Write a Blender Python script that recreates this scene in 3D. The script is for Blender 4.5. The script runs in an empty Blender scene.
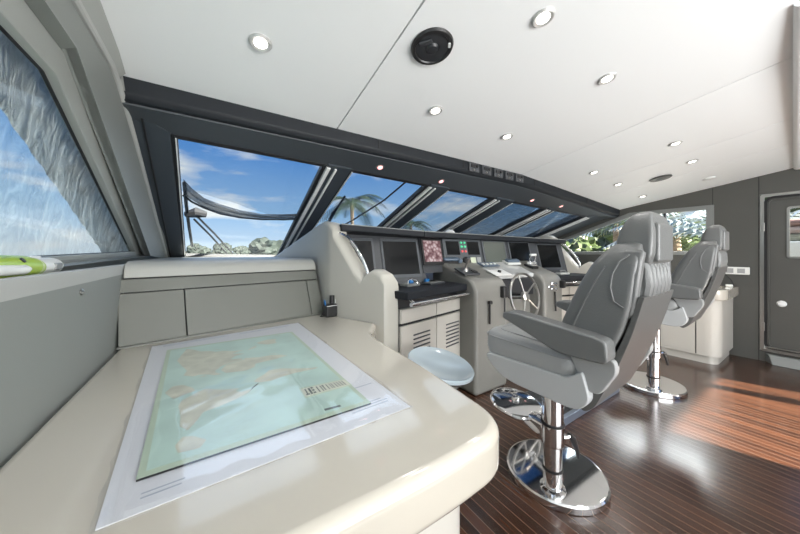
import bpy, bmesh, math, random
from mathutils import Vector, Matrix
random.seed(7)
C = bpy.context.scene.collection
sc = bpy.context.scene
R = math.radians
# ---------------------------------------------------------------- camera
F = 284.0
TH = math.atan(184/284.0)
ST, CT = math.sin(TH), math.cos(TH)
EYE = Vector((0, 0, 1.25))
cd = bpy.data.cameras.new('camera'); cam = bpy.data.objects.new('camera', cd); C.objects.link(cam)
cam.location = EYE; cam.rotation_euler = (R(90), 0, -TH)
cd.sensor_width = 36; cd.lens = F/800*36; cd.shift_y = -14/800; cd.clip_start = .02; cd.clip_end = 800
sc.camera = cam
sc.view_settings.view_transform = 'Standard'; sc.view_settings.look = 'None'
sc.view_settings.gamma = 1; sc.view_settings.exposure = 0.17
# ---------------------------------------------------------------- world
W = bpy.data.worlds.new('sky'); sc.world = W; W.use_nodes = True
nt = W.node_tree; nt.nodes.clear()
def N(nt, t, **k):
    n = nt.nodes.new(t)
    for a, b in k.items():
        if a == 'inp':
            for i, v in b.items(): n.inputs[i].default_value = v
        else: setattr(n, a, b)
    return n
o = N(nt, 'ShaderNodeOutputWorld'); bg = N(nt, 'ShaderNodeBackground', inp={1: 1.15})
tc = N(nt, 'ShaderNodeTexCoord'); sp = N(nt, 'ShaderNodeSeparateXYZ')
cr = N(nt, 'ShaderNodeValToRGB')
e = cr.color_ramp.elements
e[0].position = 0.0; e[0].color = (.72, .82, .92, 1); e[1].position = .6; e[1].color = (.045, .17, .52, 1)
x = e.new(.12); x.color = (.36, .58, .86, 1); x = e.new(.3); x.color = (.11, .32, .74, 1)
mp = N(nt, 'ShaderNodeMapping'); mp.inputs['Scale'].default_value = (2.2, 2.2, 8)
nz = N(nt, 'ShaderNodeTexNoise', inp={'Scale': 1.5, 'Detail': 7, 'Roughness': .55})
cl = N(nt, 'ShaderNodeValToRGB'); cl.color_ramp.elements[0].position = .53; cl.color_ramp.elements[1].position = .68
mx = N(nt, 'ShaderNodeMixRGB'); mx.inputs[2].default_value = (1, .98, .95, 1)
L = nt.links.new
L(tc.outputs['Generated'], sp.inputs[0]); L(sp.outputs[2], cr.inputs[0]); L(tc.outputs['Generated'], mp.inputs[0])
L(mp.outputs[0], nz.inputs['Vector']); L(nz.outputs[0], cl.inputs[0]); L(cl.outputs[0], mx.inputs[0])
L(cr.outputs[0], mx.inputs[1]); L(mx.outputs[0], bg.inputs[0]); L(bg.outputs[0], o.inputs[0])
# ---------------------------------------------------------------- sun, window daylight and added aft fill
def sun(direction, energy, angle, col):
    l = bpy.data.lights.new('sun', 'SUN'); l.energy = energy; l.angle = R(angle); l.color = col
    ob = bpy.data.objects.new('sun', l); C.objects.link(ob)
    ob.rotation_euler = Vector(direction).to_track_quat('Z', 'Y').to_euler(); return ob
sun((.28, -.83, .5), 42.0, .6, (1, .90, .78))
def area(name, loc, target, sx, sy, power, col=(1, 1, 1)):
    l = bpy.data.lights.new(name, 'AREA'); l.shape = 'RECTANGLE'; l.size = sx; l.size_y = sy; l.energy = power; l.color = col
    ob = bpy.data.objects.new(name, l); C.objects.link(ob); ob.location = loc
    ob.rotation_euler = (Vector(loc)-Vector(target)).to_track_quat('Z', 'Y').to_euler(); return ob
area('aft_fill', (1.7, -2.3, 1.3), (2.0, 2.0, 1.8), 3.0, 1.7, 150, (1, 1, 1))  # fill light added behind the camera to brighten the room and ceiling
area('daylight_port_window', (-1.3, .6, 2.2), (2.5, 1.0, .9), 2.6, .8, 12, (.93, .97, 1))
area('daylight_starboard_window', (6.3, 1.9, 2.55), (2.5, 1.2, .4), 2.2, .8, 150, (.98, 1, 1))
area('daylight_windshield', (2.4, 4.3, 3.4), (2.4, 1.9, .7), 6.0, 2.6, 95, (.9, .96, 1))

# ---------------------------------------------------------------- unprojection of measured points onto known planes
def ray(px, py):
    r = px-400; return Vector((F*ST+r*CT, F*CT-r*ST, 253-py))
def atX(px, py, X): d = ray(px, py); return EYE+d*(X/d.x)
def atY(px, py, Y): d = ray(px, py); return EYE+d*(Y/d.y)
def atZ(px, py, Z): d = ray(px, py); return EYE+d*((Z-1.25)/d.z)
# ---------------------------------------------------------------- materials
MATS = {}
def mat(name, col, rough=.5, metal=0, coat=0, bump=0, bscale=60, var=0, vscale=3, emit=None, spec=.5, est=1):
    if name in MATS: return MATS[name]
    m = bpy.data.materials.new(name); m.use_nodes = True; t = m.node_tree; b = t.nodes['Principled BSDF']
    b.inputs['Base Color'].default_value = (*col, 1); b.inputs['Roughness'].default_value = rough
    b.inputs['Metallic'].default_value = metal; b.inputs['Coat Weight'].default_value = coat
    b.inputs['Coat Roughness'].default_value = .05
    b.inputs['Specular IOR Level'].default_value = spec
    tc = N(t, 'ShaderNodeTexCoord')
    if var:
        n = N(t, 'ShaderNodeTexNoise', inp={'Scale': vscale, 'Detail': 4}); r = N(t, 'ShaderNodeValToRGB')
        r.color_ramp.elements[0].position = .3; r.color_ramp.elements[1].position = .7
        r.color_ramp.elements[0].color = (*[max(0, c*(1-var)) for c in col], 1)
        r.color_ramp.elements[1].color = (*[min(1, c*(1+var)) for c in col], 1)
        t.links.new(tc.outputs['Object'], n.inputs['Vector']); t.links.new(n.outputs[0], r.inputs[0]); t.links.new(r.outputs[0], b.inputs['Base Color'])
    if bump:
        n = N(t, 'ShaderNodeTexNoise', inp={'Scale': bscale, 'Detail': 3}); q = N(t, 'ShaderNodeBump', inp={'Strength': bump, 'Distance': .01})
        t.links.new(tc.outputs['Object'], n.inputs['Vector']); t.links.new(n.outputs[0], q.inputs['Height']); t.links.new(q.outputs[0], b.inputs['Normal'])
    if emit:
        b.inputs['Emission Color'].default_value = (*emit, 1); b.inputs['Emission Strength'].default_value = est
    MATS[name] = m; return m
M_ceil = mat('ceiling_white', (.875, .895, .90), .5, bump=.03, bscale=120)
M_gap = mat('shadow_gap', (.02, .02, .02), .8)
M_wallP = mat('port_wall_vinyl', (.235, .25, .235), .5, bump=.06, bscale=250)
M_trimP = mat('window_trim_grey', (.33, .345, .325), .42, bump=.04, bscale=200)
M_sill = mat('sill_vinyl', (.42, .43, .415), .4, bump=.04, bscale=200)
M_wallS = mat('starboard_wall_grey', (.085, .085, .078), .38, bump=.03, bscale=90)
M_head = mat('header_charcoal', (.011, .014, .018), .6, spec=.3, bump=.05, bscale=200)
M_soff = mat('header_soffit_blue_grey', (.05, .058, .066), .5, bump=.05, bscale=200)
M_mull = mat('mullion_slate', (.045, .055, .066), .4, bump=.03)
M_strip = mat('window_strip_pale', (.80, .81, .80), .3)
M_rub = mat('black_rubber', (.012, .012, .013), .55)
M_desk = mat('desk_cream_gloss', (.56, .52, .445), .16, coat=.8, var=.015, vscale=2)
M_cab = mat('cabinet_grey', (.145, .15, .13), .35, bump=.03, bscale=150)
M_pad = mat('padded_top_grey', (.38, .38, .345), .42, bump=.05, bscale=200)
M_fin = mat('console_cream_grey', (.50, .485, .43), .38, bump=.02, bscale=150)
M_cons = mat('console_grey', (.20, .197, .18), .33, bump=.02, bscale=150)
M_slab = mat('console_plate', (.52, .53, .52), .22, coat=.3)
M_white = mat('cabinet_cream', (.60, .575, .52), .3, coat=.3)
M_panel = mat('instrument_panel', (.06, .064, .07), .35, bump=.03)
M_dark = mat('dark_trim', (.03, .032, .036), .4)
M_scr = mat('screen_glass', (.005, .006, .007), .12, spec=.25)
M_bez = mat('screen_bezel', (.09, .10, .11), .3)
M_chr = mat('chrome', (.82, .82, .83), .06, metal=1)
M_steel = mat('brushed_steel', (.42, .41, .39), .28, metal=1)
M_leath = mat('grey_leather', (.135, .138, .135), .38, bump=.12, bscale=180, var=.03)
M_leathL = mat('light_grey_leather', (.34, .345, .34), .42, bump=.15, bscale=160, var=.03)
M_shell = mat('seat_shell_plastic', (.46, .47, .47), .3, coat=.2)
M_shellD = mat('back_shell_grey', (.10, .10, .096), .4)
M_pipe = mat('seam_piping', (.17, .17, .168), .45)
M_visor = mat('visor_vinyl', (.016, .019, .024), .6, spec=.25, bump=.05, bscale=180)
M_blk = mat('black_plastic', (.015, .015, .016), .35)
M_lime = mat('lime_plastic', (.38, .55, .03), .3, coat=.3)
M_wplas = mat('white_plastic', (.82, .83, .80), .3, coat=.2)
M_gplas = mat('grey_plastic', (.22, .23, .225), .4)
M_blue = mat('blue_plastic', (.02, .16, .42), .3)
M_phone = mat('blue_grey_plastic', (.10, .14, .19), .3)
M_paper = mat('chart_paper', (.78, .79, .81), .3, coat=.5)
M_ink = mat('faint_print', (.42, .46, .52), .5)
M_ink2 = mat('dark_print', (.12, .14, .13), .5)
M_land = mat('map_land', (.60, .60, .48), .4, var=.16, vscale=14)
M_sea = mat('map_sea', (.50, .66, .58), .35, var=.1, vscale=7)
M_mapb = mat('map_border', (.50, .60, .46), .4)
M_lens = mat('downlight_lens', (1, 1, 1), .3, emit=(1, .95, .87), est=5)
M_red = mat('red_lamp_lens', (1, .6, .6), .3, emit=(1, .42, .42), est=1.6)
M_stool = mat('stool_pale_blue', (.45, .53, .58), .15, coat=.8)
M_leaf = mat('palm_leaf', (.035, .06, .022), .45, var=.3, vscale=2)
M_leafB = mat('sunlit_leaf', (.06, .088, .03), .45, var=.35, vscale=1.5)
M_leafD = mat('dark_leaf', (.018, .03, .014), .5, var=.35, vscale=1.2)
M_leafS = mat('silver_leaf', (.36, .43, .47), .35, var=.2, vscale=2)
M_trunk = mat('palm_trunk', (.22, .17, .12), .8, bump=.5, bscale=12, var=.3)
M_haze = mat('hazy_leaf', (.022, .03, .024), .7, var=.3, vscale=.5)
M_water = mat('harbour_water', (.06, .11, .13), .08, bump=.4, bscale=3)
M_deckw = mat('foredeck_white', (.5, .52, .54), .35)
M_boat = mat('boat_white', (.85, .86, .87), .2, coat=.4)
M_cush = mat('outdoor_cushion', (.36, .25, .22), .8, bump=.2, bscale=40)
M_mat = mat('ribbed_mat', (.045, .047, .05), .5)
M_led_g = mat('green_indicator', (.1, .6, .3), .3, emit=(.1, .9, .5), est=.25)
M_led_r = mat('red_indicator', (.6, .1, .1), .3, emit=(1, .15, .15), est=.3)
M_knob = mat('dial_face', (.35, .36, .36), .3)
M_yel = mat('panel_label_pale', (.55, .6, .45), .5)

def glass_mat(name, tint, gloss=.08, rough=0.0):
    m = bpy.data.materials.new(name); m.use_nodes = True; t = m.node_tree; t.nodes.clear()
    o = N(t, 'ShaderNodeOutputMaterial'); a = N(t, 'ShaderNodeBsdfTransparent'); a.inputs[0].default_value = (*tint, 1)
    g = N(t, 'ShaderNodeBsdfGlossy'); g.inputs['Roughness'].default_value = rough
    x = N(t, 'ShaderNodeMixShader'); x.inputs[0].default_value = gloss
    t.links.new(a.outputs[0], x.inputs[1]); t.links.new(g.outputs[0], x.inputs[2]); t.links.new(x.outputs[0], o.inputs[0]); return m
M_glass = glass_mat('window_glass', (.86, .9, .92), .05)
M_glassS = glass_mat('side_glass', (.95, .97, .96), .04)
M_plast = glass_mat('clear_sleeve', (.97, .97, .98), .14, .06)
# fabric mesh screens outside the glass
def screen_mat(name, col, alpha, scale=9, sheen=.35, stretch=(1, 1, 1), bs=1.0):
    m = bpy.data.materials.new(name); m.use_nodes = True; t = m.node_tree; b = t.nodes['Principled BSDF']
    b.inputs['Base Color'].default_value = (*col, 1); b.inputs['Roughness'].default_value = sheen; b.inputs['Alpha'].default_value = alpha
    b.inputs['Metallic'].default_value = .3
    tc = N(t, 'ShaderNodeTexCoord'); mpn = N(t, 'ShaderNodeMapping'); mpn.inputs['Scale'].default_value = stretch
    n = N(t, 'ShaderNodeTexNoise', inp={'Scale': scale, 'Detail': 5, 'Distortion': 1.5}); q = N(t, 'ShaderNodeBump', inp={'Strength': bs, 'Distance': .05})
    t.links.new(tc.outputs['Object'], mpn.inputs[0]); t.links.new(mpn.outputs[0], n.inputs['Vector']); t.links.new(n.outputs[0], q.inputs['Height']); t.links.new(q.outputs[0], b.inputs['Normal'])
    r = N(t, 'ShaderNodeValToRGB'); r.color_ramp.elements[0].position = .35; r.color_ramp.elements[1].position = .65
    r.color_ramp.elements[0].color = (*[c*.55 for c in col], 1); r.color_ramp.elements[1].color = (*[min(1, c*1.5) for c in col], 1)
    t.links.new(n.outputs[0], r.inputs[0]); t.links.new(r.outputs[0], b.inputs['Base Color'])
    return m
M_mesh = screen_mat('mesh_screen_sheer', (.05, .09, .16), .25, 6)
M_meshD = screen_mat('mesh_screen_dense', (.03, .075, .17), .8, 3.5, stretch=(1, 3, 1))
M_cover = screen_mat('silver_window_cover', (.60, .62, .63), .93, 7, .3, stretch=(1, 1.6, .7))

# teak floor with holly lines
def floor_mat():
    m = bpy.data.materials.new('teak_and_holly_floor'); m.use_nodes = True; t = m.node_tree; b = t.nodes['Principled BSDF']; k = t.links.new
    tc = N(t, 'ShaderNodeTexCoord'); s = N(t, 'ShaderNodeSeparateXYZ'); k(tc.outputs['Object'], s.inputs[0])
    d = N(t, 'ShaderNodeMath', operation='DIVIDE'); d.inputs[1].default_value = .052; k(s.outputs[0], d.inputs[0])
    fr = N(t, 'ShaderNodeMath', operation='FRACT'); k(d.outputs[0], fr.inputs[0])
    ln = N(t, 'ShaderNodeMath', operation='LESS_THAN'); ln.inputs[1].default_value = .065; k(fr.outputs[0], ln.inputs[0])
    fl = N(t, 'ShaderNodeMath', operation='FLOOR'); k(d.outputs[0], fl.inputs[0])
    wn = N(t, 'ShaderNodeTexWhiteNoise', noise_dimensions='1D'); k(fl.outputs[0], wn.inputs['W'])
    mp = N(t, 'ShaderNodeMapping'); mp.inputs['Scale'].default_value = (40, 1.6, 1); k(tc.outputs['Object'], mp.inputs[0])
    nz = N(t, 'ShaderNodeTexNoise', inp={'Scale': 1.2, 'Detail': 6, 'Roughness': .6}); k(mp.outputs[0], nz.inputs['Vector'])
    ad = N(t, 'ShaderNodeMath', operation='MULTIPLY_ADD'); ad.inputs[1].default_value = .35; k(wn.outputs[0], ad.inputs[0])
    h = N(t, 'ShaderNodeMath', operation='MULTIPLY'); h.inputs[1].default_value = .75; k(nz.outputs[0], h.inputs[0]); k(h.outputs[0], ad.inputs[2])
    r = N(t, 'ShaderNodeValToRGB'); r.color_ramp.elements[0].position = .2; r.color_ramp.elements[0].color = (.010, .004, .0025, 1)
    r.color_ramp.elements[1].position = .85; r.color_ramp.elements[1].color = (.085, .033, .016, 1); k(ad.outputs[0], r.inputs[0])
    x = N(t, 'ShaderNodeMixRGB'); x.inputs[2].default_value = (.15, .10, .07, 1); k(ln.outputs[0], x.inputs[0]); k(r.outputs[0], x.inputs[1]); k(x.outputs[0], b.inputs['Base Color'])
    b.inputs['Roughness'].default_value = .27; b.inputs['Coat Weight'].default_value = .5; b.inputs['Coat Roughness'].default_value = .17
    return m
M_floor = floor_mat()
def display_mat():
    m = bpy.data.materials.new('camera_picture'); m.use_nodes = True; t = m.node_tree; b = t.nodes['Principled BSDF']; k = t.links.new
    tc = N(t, 'ShaderNodeTexCoord'); v = N(t, 'ShaderNodeTexVoronoi', inp={'Scale': 28}); k(tc.outputs['Object'], v.inputs['Vector'])
    r = N(t, 'ShaderNodeValToRGB'); e = r.color_ramp.elements; e[0].color = (.75, .7, .7, 1); e[1].color = (.12, .04, .05, 1); e[1].position = .75
    n = e.new(.35); n.color = (.4, .26, .27, 1); k(v.outputs['Distance'], r.inputs[0]); k(r.outputs[0], b.inputs['Emission Color'])
    b.inputs['Emission Strength'].default_value = .9; b.inputs['Base Color'].default_value = (.02, .02, .02, 1); b.inputs['Roughness'].default_value = .1; return m
M_disp = display_mat()

# ---------------------------------------------------------------- mesh builder
def rnd(poly, r, n=5):
    """round the corners of a 2-D polygon; r a number or a list"""
    out = []; k = len(poly)
    for i, p in enumerate(poly):
        rr = r[i] if isinstance(r, (list, tuple)) else r
        p = Vector(p); a = Vector(poly[i-1]); b = Vector(poly[(i+1) % k])
        if rr <= 0: out.append(tuple(p)); continue
        u = (a-p); v = (b-p); la, lb = u.length, v.length; u.normalize(); v.normalize()
        q = min(rr, la*.48, lb*.48)
        for j in range(n+1):
            t = j/n; s = p+u*q*(1-t)**2+v*q*t**2
            out.append(tuple(s))
    return out
class MB:
    def __init__(s): s.bm = bmesh.new()
    def _merge(s, b):
        me = bpy.data.meshes.new('t'); b.to_mesh(me); b.free(); s.bm.from_mesh(me); bpy.data.meshes.remove(me); return s
    def _bev(s, b, bev, seg=3, ang=30):
        if bev:
            b.normal_update()
            ed = [e for e in b.edges if len(e.link_faces) == 2 and e.calc_face_angle(0) > R(ang)]
            bmesh.ops.bevel(b, geom=ed, offset=bev, segments=seg, affect='EDGES', profile=.5, clamp_overlap=True)
    def box(s, c, d, rot=None, bev=0, seg=2):
        b = bmesh.new(); bmesh.ops.create_cube(b, size=1)
        bmesh.ops.scale(b, vec=d, verts=b.verts); s._bev(b, bev, seg)
        m = Matrix.Translation(c)
        if rot is not None: m = m @ (rot if isinstance(rot, Matrix) else Matrix.Rotation(rot[1], 4, rot[0]))
        b.transform(m); return s._merge(b)
    def b2(s, lo, hi, bev=0, seg=2):
        return s.box([(a+b)/2 for a, b in zip(lo, hi)], [abs(b-a) for a, b in zip(lo, hi)], None, bev, seg)
    def prism(s, poly, ax, a, b_, bev=0, seg=3, ang=30):
        """poly in the two axes other than ax, extruded from a to b_ along ax"""
        b = bmesh.new()
        def P(u, v, w): return {'x': (w, u, v), 'y': (u, w, v), 'z': (u, v, w)}[ax]
        A = [b.verts.new(P(u, v, a)) for u, v in poly]; B = [b.verts.new(P(u, v, b_)) for u, v in poly]; n = len(poly)
        b.faces.new(A); b.faces.new(B[::-1])
        for i in range(n): b.faces.new((A[i], B[i], B[(i+1) % n], A[(i+1) % n]))
        bmesh.ops.recalc_face_normals(b, faces=b.faces); s._bev(b, bev, seg, ang); return s._merge(b)
    def hull(s, A, B, bev=0, seg=2):
        """solid between two matching 3-D polygons"""
        b = bmesh.new(); A = [b.verts.new(p) for p in A]; B = [b.verts.new(p) for p in B]; n = len(A)
        b.faces.new(A); b.faces.new(B[::-1])
        for i in range(n): b.faces.new((A[i], B[i], B[(i+1) % n], A[(i+1) % n]))
        bmesh.ops.recalc_face_normals(b, faces=b.faces); s._bev(b, bev, seg); return s._merge(b)
    def loft(s, rings, cap=True):
        b = bmesh.new(); V = [[b.verts.new(p) for p in r] for r in rings]; n = len(rings[0])
        for i in range(len(V)-1):
            for j in range(n): b.faces.new((V[i][j], V[i][(j+1) % n], V[i+1][(j+1) % n], V[i+1][j]))
        if cap: b.faces.new(V[0][::-1]); b.faces.new(V[-1])
        bmesh.ops.recalc_face_normals(b, faces=b.faces); return s._merge(b)
    def lathe(s, prof, c=(0, 0, 0), rot=None, n=40):
        rings = [[(r*math.cos(2*math.pi*j/n), r*math.sin(2*math.pi*j/n), z) for j in range(n)] for r, z in prof]
        b = bmesh.new(); V = [[b.verts.new(p) for p in r] for r in rings]
        for i in range(len(V)-1):
            for j in range(n): b.faces.new((V[i][j], V[i][(j+1) % n], V[i+1][(j+1) % n], V[i+1][j]))
        b.faces.new(V[0][::-1]); b.faces.new(V[-1]); bmesh.ops.recalc_face_normals(b, faces=b.faces)
        m = Matrix.Translation(c)
        if rot is not None: m = m @ rot
        b.transform(m); return s._merge(b)
    def tube(s, pts, r, n=12, closed=False):
        pts = [Vector(p) for p in pts]; k = len(pts); rings = []; up = None
        for i, p in enumerate(pts):
            a = pts[i-1] if (i or closed) else p; c = pts[(i+1) % k] if (i < k-1 or closed) else p
            t = (c-a).normalized()
            if up is None: up = Vector((0, 0, 1)) if abs(t.z) < .9 else Vector((1, 0, 0))
            x = t.cross(up).normalized(); y = x.cross(t).normalized(); up = y
            rr = r[i] if isinstance(r, (list, tuple)) else r
            rings.append([p+(x*math.cos(2*math.pi*j/n)+y*math.sin(2*math.pi*j/n))*rr for j in range(n)])
        if closed: rings.append(rings[0])
        return s.loft(rings, cap=not closed)
    def quad(s, pts, th=.001):
        p = [Vector(q) for q in pts]; nn = (p[1]-p[0]).cross(p[2]-p[0]).normalized()*th
        return s.hull(p, [q+nn for q in p])
    def sphere(s, c, d, n=16):
        b = bmesh.new(); bmesh.ops.create_uvsphere(b, u_segments=n, v_segments=max(6, n//2), radius=1)
        b.transform(Matrix.Translation(c) @ Matrix.Diagonal((*d, 1))); return s._merge(b)
    def build(s, name, m, parent=None, flip=False, ang=35, kind=None):
        if flip:
            bmesh.ops.scale(s.bm, vec=(-1, 1, 1), verts=s.bm.verts); bmesh.ops.reverse_faces(s.bm, faces=s.bm.faces)
        bmesh.ops.remove_doubles(s.bm, verts=s.bm.verts, dist=1e-6)
        me = bpy.data.meshes.new(name); s.bm.to_mesh(me); s.bm.free()
        me.polygons.foreach_set('use_smooth', [True]*len(me.polygons)); me.set_sharp_from_angle(angle=R(ang))
        for q in (m if isinstance(m, (list, tuple)) else [m]): me.materials.append(q)
        ob = bpy.data.objects.new(name, me); C.objects.link(ob)
        w_ = ob.modifiers.new('weighted_normals', 'WEIGHTED_NORMAL'); w_.keep_sharp = True; w_.weight = 80
        if parent: ob.parent = parent
        if kind: ob['kind'] = kind
        return ob
def thing(name, label, cat, loc=(0, 0, 0), rz=0, group=None):
    ob = bpy.data.objects.new(name, None); ob.empty_display_size = .05; C.objects.link(ob); ob.location = loc; ob.rotation_euler = (0, 0, rz)
    ob['label'] = label; ob['category'] = cat
    if group: ob['group'] = group
    return ob
def tag(ob, label, cat, group=None, kind=None):
    ob['label'] = label; ob['category'] = cat
    if group: ob['group'] = group
    if kind: ob['kind'] = kind
    return ob
def struct(ob, label, cat):
    ob['kind'] = 'structure'; ob['label'] = label; ob['category'] = cat; return ob
def dup(root, loc, rz=0, label=None):
    r = root.copy(); C.objects.link(r); r.location = loc; r.rotation_euler = (0, 0, rz)
    if label: r['label'] = label
    def rec(a, b):
        for ch in a.children:
            c = ch.copy(); C.objects.link(c); c.parent = b; rec(ch, c)
    rec(root, r); return r
def rot_to(n):  # rotation taking +Z to n
    return Vector(n).to_track_quat('Z', 'Y').to_matrix().to_4x4()

# ================================================================ ROOM SHELL
XP, XS = -.44, 5.32
def zc(X, Y): return 1.25+1.149-.16*max(Y, -.6)-max(0, X-2.8)*.068
struct(MB().b2((-.7, -2.6, -.05), (5.5, 4.4, 0)).build('floor', M_floor), 'dark glossy wood floor with thin pale lines running fore and aft', 'floor')
# ceiling: dark backing with white panels, seams between them
b = MB()
for x0, x1 in ((-.7, 2.8), (2.8, 5.5)):
    for y0, y1 in ((-2.6, -.6), (-.6, 1.95)):
        b.hull([(x0, y0, zc(x0, y0)+.02), (x1, y0, zc(x1, y0)+.02), (x1, y1, zc(x1, y1)+.02), (x0, y1, zc(x0, y1)+.02)],
               [(x0, y0, zc(x0, y0)+.07), (x1, y0, zc(x1, y0)+.07), (x1, y1, zc(x1, y1)+.07), (x0, y1, zc(x0, y1)+.07)])
ceil = struct(b.build('ceiling', M_gap), 'white panelled ceiling sloping down towards the windshield', 'ceiling')
seams = [-.55, .696, 2.776, 3.78, 4.42, 5.4]
for i in range(5):
    g = .007
    x0, x1 = seams[i]+g/2, seams[i+1]-g/2
    for y0, y1 in ((-2.6, -.62), (-.616, 1.872)):
        if y0 < -2: pass
        P = [(x0, y0), (x1, y0), (x1, y1), (x0, y1)]
        q = MB().hull([(x, y, zc(x, y)) for x, y in P], [(x, y, zc(x, y)+.018) for x, y in P], bev=.002)
        q.build('ceiling_panel', M_ceil, ceil)
# aft beam across the ceiling
q = MB().prism(rnd([(-.30, 2.36), (.0, 2.36), (.0, 2.50), (-.30, 2.50)], [.03, .03, 0, 0]), 'x', 0, 3.3)
bm_ = q.build('trim_aft', M_ceil); 
bm_.location = (2.05, .104, 0); bm_.rotation_euler = (0, R(3.6), math.atan2(1, 19.7)); struct(bm_, 'cream rounded beam across the ceiling at the aft edge', 'beam')

# walls ------------------------------------------------------------
b = MB(); b.prism([(-2.6, 0), (4.35, 0), (4.35, 1.176), (-2.6, 1.176)], 'x', XP-.06, XP)
wp = struct(b.build('wall_port', M_wallP), 'grey padded port side wall below the window sill', 'wall')
b = MB(); b.prism(rnd([(XP+.003, 1.172), (XP+.003, 1.186), (XP-.022, 1.186), (XP-.030, 1.172), (-.60, 1.172), (-.60, 1.13), (XP, 1.13)], [.004, .006, .008, .008, 0, 0, 0]), 'y', -2.6, 4.35)
struct(b.build('trim_1', M_sill), 'light grey sill ledge under the port side window', 'sill')
q = MB().lathe([(.012, 0), (.012, .004), (.006, .009), (.0, .01)], atX(81, 292, XP+.001), rot_to((1, 0, 0)), 20)
tag(q.build('snap_button', M_steel), 'small steel snap button on the grey port wall', 'button')
# upper port wall with window opening, leaning inboard
def xl(z): return -.55+.163*(z-1.274)
def wallpt(y, z, off=0): return (xl(z)+off, y, z)
WO = [(-.6, 1.195), (3.05, 1.262), (1.41, 1.844), (-.6, 1.844)]        # glass outline
BO = [(-.85, 1.165), (3.44, 1.235), (1.62, 1.93), (-.85, 1.93)]        # frame outline
CO = [(-1.0, 1.16), (3.20, 1.225), (1.39, 1.938), (-1.0, 1.938)]      # edge of the recess in the wall
def xw(z): return -.47+.11*(z-1.23)
def wp2(y, z, off=0): return (xw(z)+off, y, z)
def ring(inner, outer, o0, o1, name, m, par=None):
    b = bmesh.new(); n = len(inner)
    def mk(poly, off): return [b.verts.new(wallpt(y, z, off)) for y, z in poly]
    a, c, d, e_ = mk(inner, o0), mk(outer, o0), mk(outer, o1), mk(inner, o1)
    for i in range(n):
        j = (i+1) % n
        for P, Q in ((a, c), (c, d), (d, e_), (e_, a)): b.faces.new((P[i], P[j], Q[j], Q[i]))
    bmesh.ops.recalc_face_normals(b, faces=b.faces)
    k = MB(); k._bev(b, .006, 2); k._merge(b); return k.build(name, m, par)
win = struct(ring(WO, BO, -.03, .012, 'window_1', M_trimP), 'port side window with slanting forward edge and grey frame', 'window')
ring([(y+(.004 if i in (0, 3) else -.007), z+(.003 if i < 2 else -.003)) for i, (y, z) in enumerate(WO)], WO, -.023, -.014, 'gasket', M_rub, win)
MB().hull([wallpt(y, z, -.027) for y, z in WO], [wallpt(y, z, -.022) for y, z in WO]).build('glass', M_glassS, win)
D = [(-2.6, 1.235), (3.28, 1.235), (4.08, 1.235), (1.76, 2.06), (-2.6, 2.06)]
for i in range(4):
    k_ = (i+1) % 4
    if i == 3: continue
    MB().hull([wallpt(*BO[i], .008), wallpt(*BO[k_], .008), wp2(*CO[k_], -.002), wp2(*CO[i], -.002)], [wallpt(*BO[i], -.03), wallpt(*BO[k_], -.03), wp2(*CO[k_], -.04), wp2(*CO[i], -.04)]).build('reveal', M_wallP, win)
b = MB()
for P in ([(-2.6, 1.2), (-1.0, 1.2), (-1.0, 2.06), (-2.6, 2.06)], [(-1.0, 1.938), (1.39, 1.938), (1.76, 2.06), (-1.0, 2.06)], [(3.20, 1.225), (4.28, 1.18), (1.76, 2.06), (1.39, 1.938)]):
    b.hull([wp2(*p) for p in P], [wp2(*p, -.03) for p in P])
P = [(-2.6, 1.10), (4.28, 1.10), (4.28, 1.20), (3.20, 1.24), (-1.0, 1.18), (-2.6, 1.18)]
b.hull([wallpt(*p, .02) for p in P], [wallpt(*p, -.02) for p in P])
b.build('upper_panel', M_wallP, wp)
b = MB()
b.hull([(xw(2.05), -2.6, 2.05), (xw(2.05), 1.80, 2.05), (-.352, 1.868, zc(-.36, 1.868)+.03), (-.352, -2.6, 2.56)], [(xw(2.05)-.06, -2.6, 2.05), (xw(2.05)-.06, 1.80, 2.05), (-.42, 1.875, zc(-.36, 1.875)+.03), (-.42, -2.6, 2.56)])
b.build('cove_panel', M_trimP, wp)
b = MB()
for (ya, za), (yb, zb), ia in (((1.80, 2.05), (1.90, 2.03), .004), ((1.90, 2.03), (4.2, 1.198), .026)):
    b.hull([(xw(za)-.02, ya, za-.01), (xw(zb)-.02, yb, zb-.01), (xw(zb)-.02, yb+.06, zb+.05), (xw(za)-.02, ya+.06, za+.05)], [(xw(za)+ia, ya+.02, za-.01), (xw(zb)+.026, yb+.02, zb-.01), (xw(zb)+.026, yb+.06, zb+.05), (xw(za)+ia, ya+.06, za+.05)])
b.build('pillar_trim', M_trimP, wp)
bead = [(-2.6, 2.055), (.6, 2.055), (1.70, 2.055), (1.80, 2.035), (2.2, 1.905), (3.0, 1.615), (4.16, 1.19)]
b = MB().tube([(xw(z)+.002, y, z) for y, z in bead], .014, 10)
struct(b.build('trim_2', M_sill), 'pale rounded bead running along the port wall and down the windshield pillar', 'trim')

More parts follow.
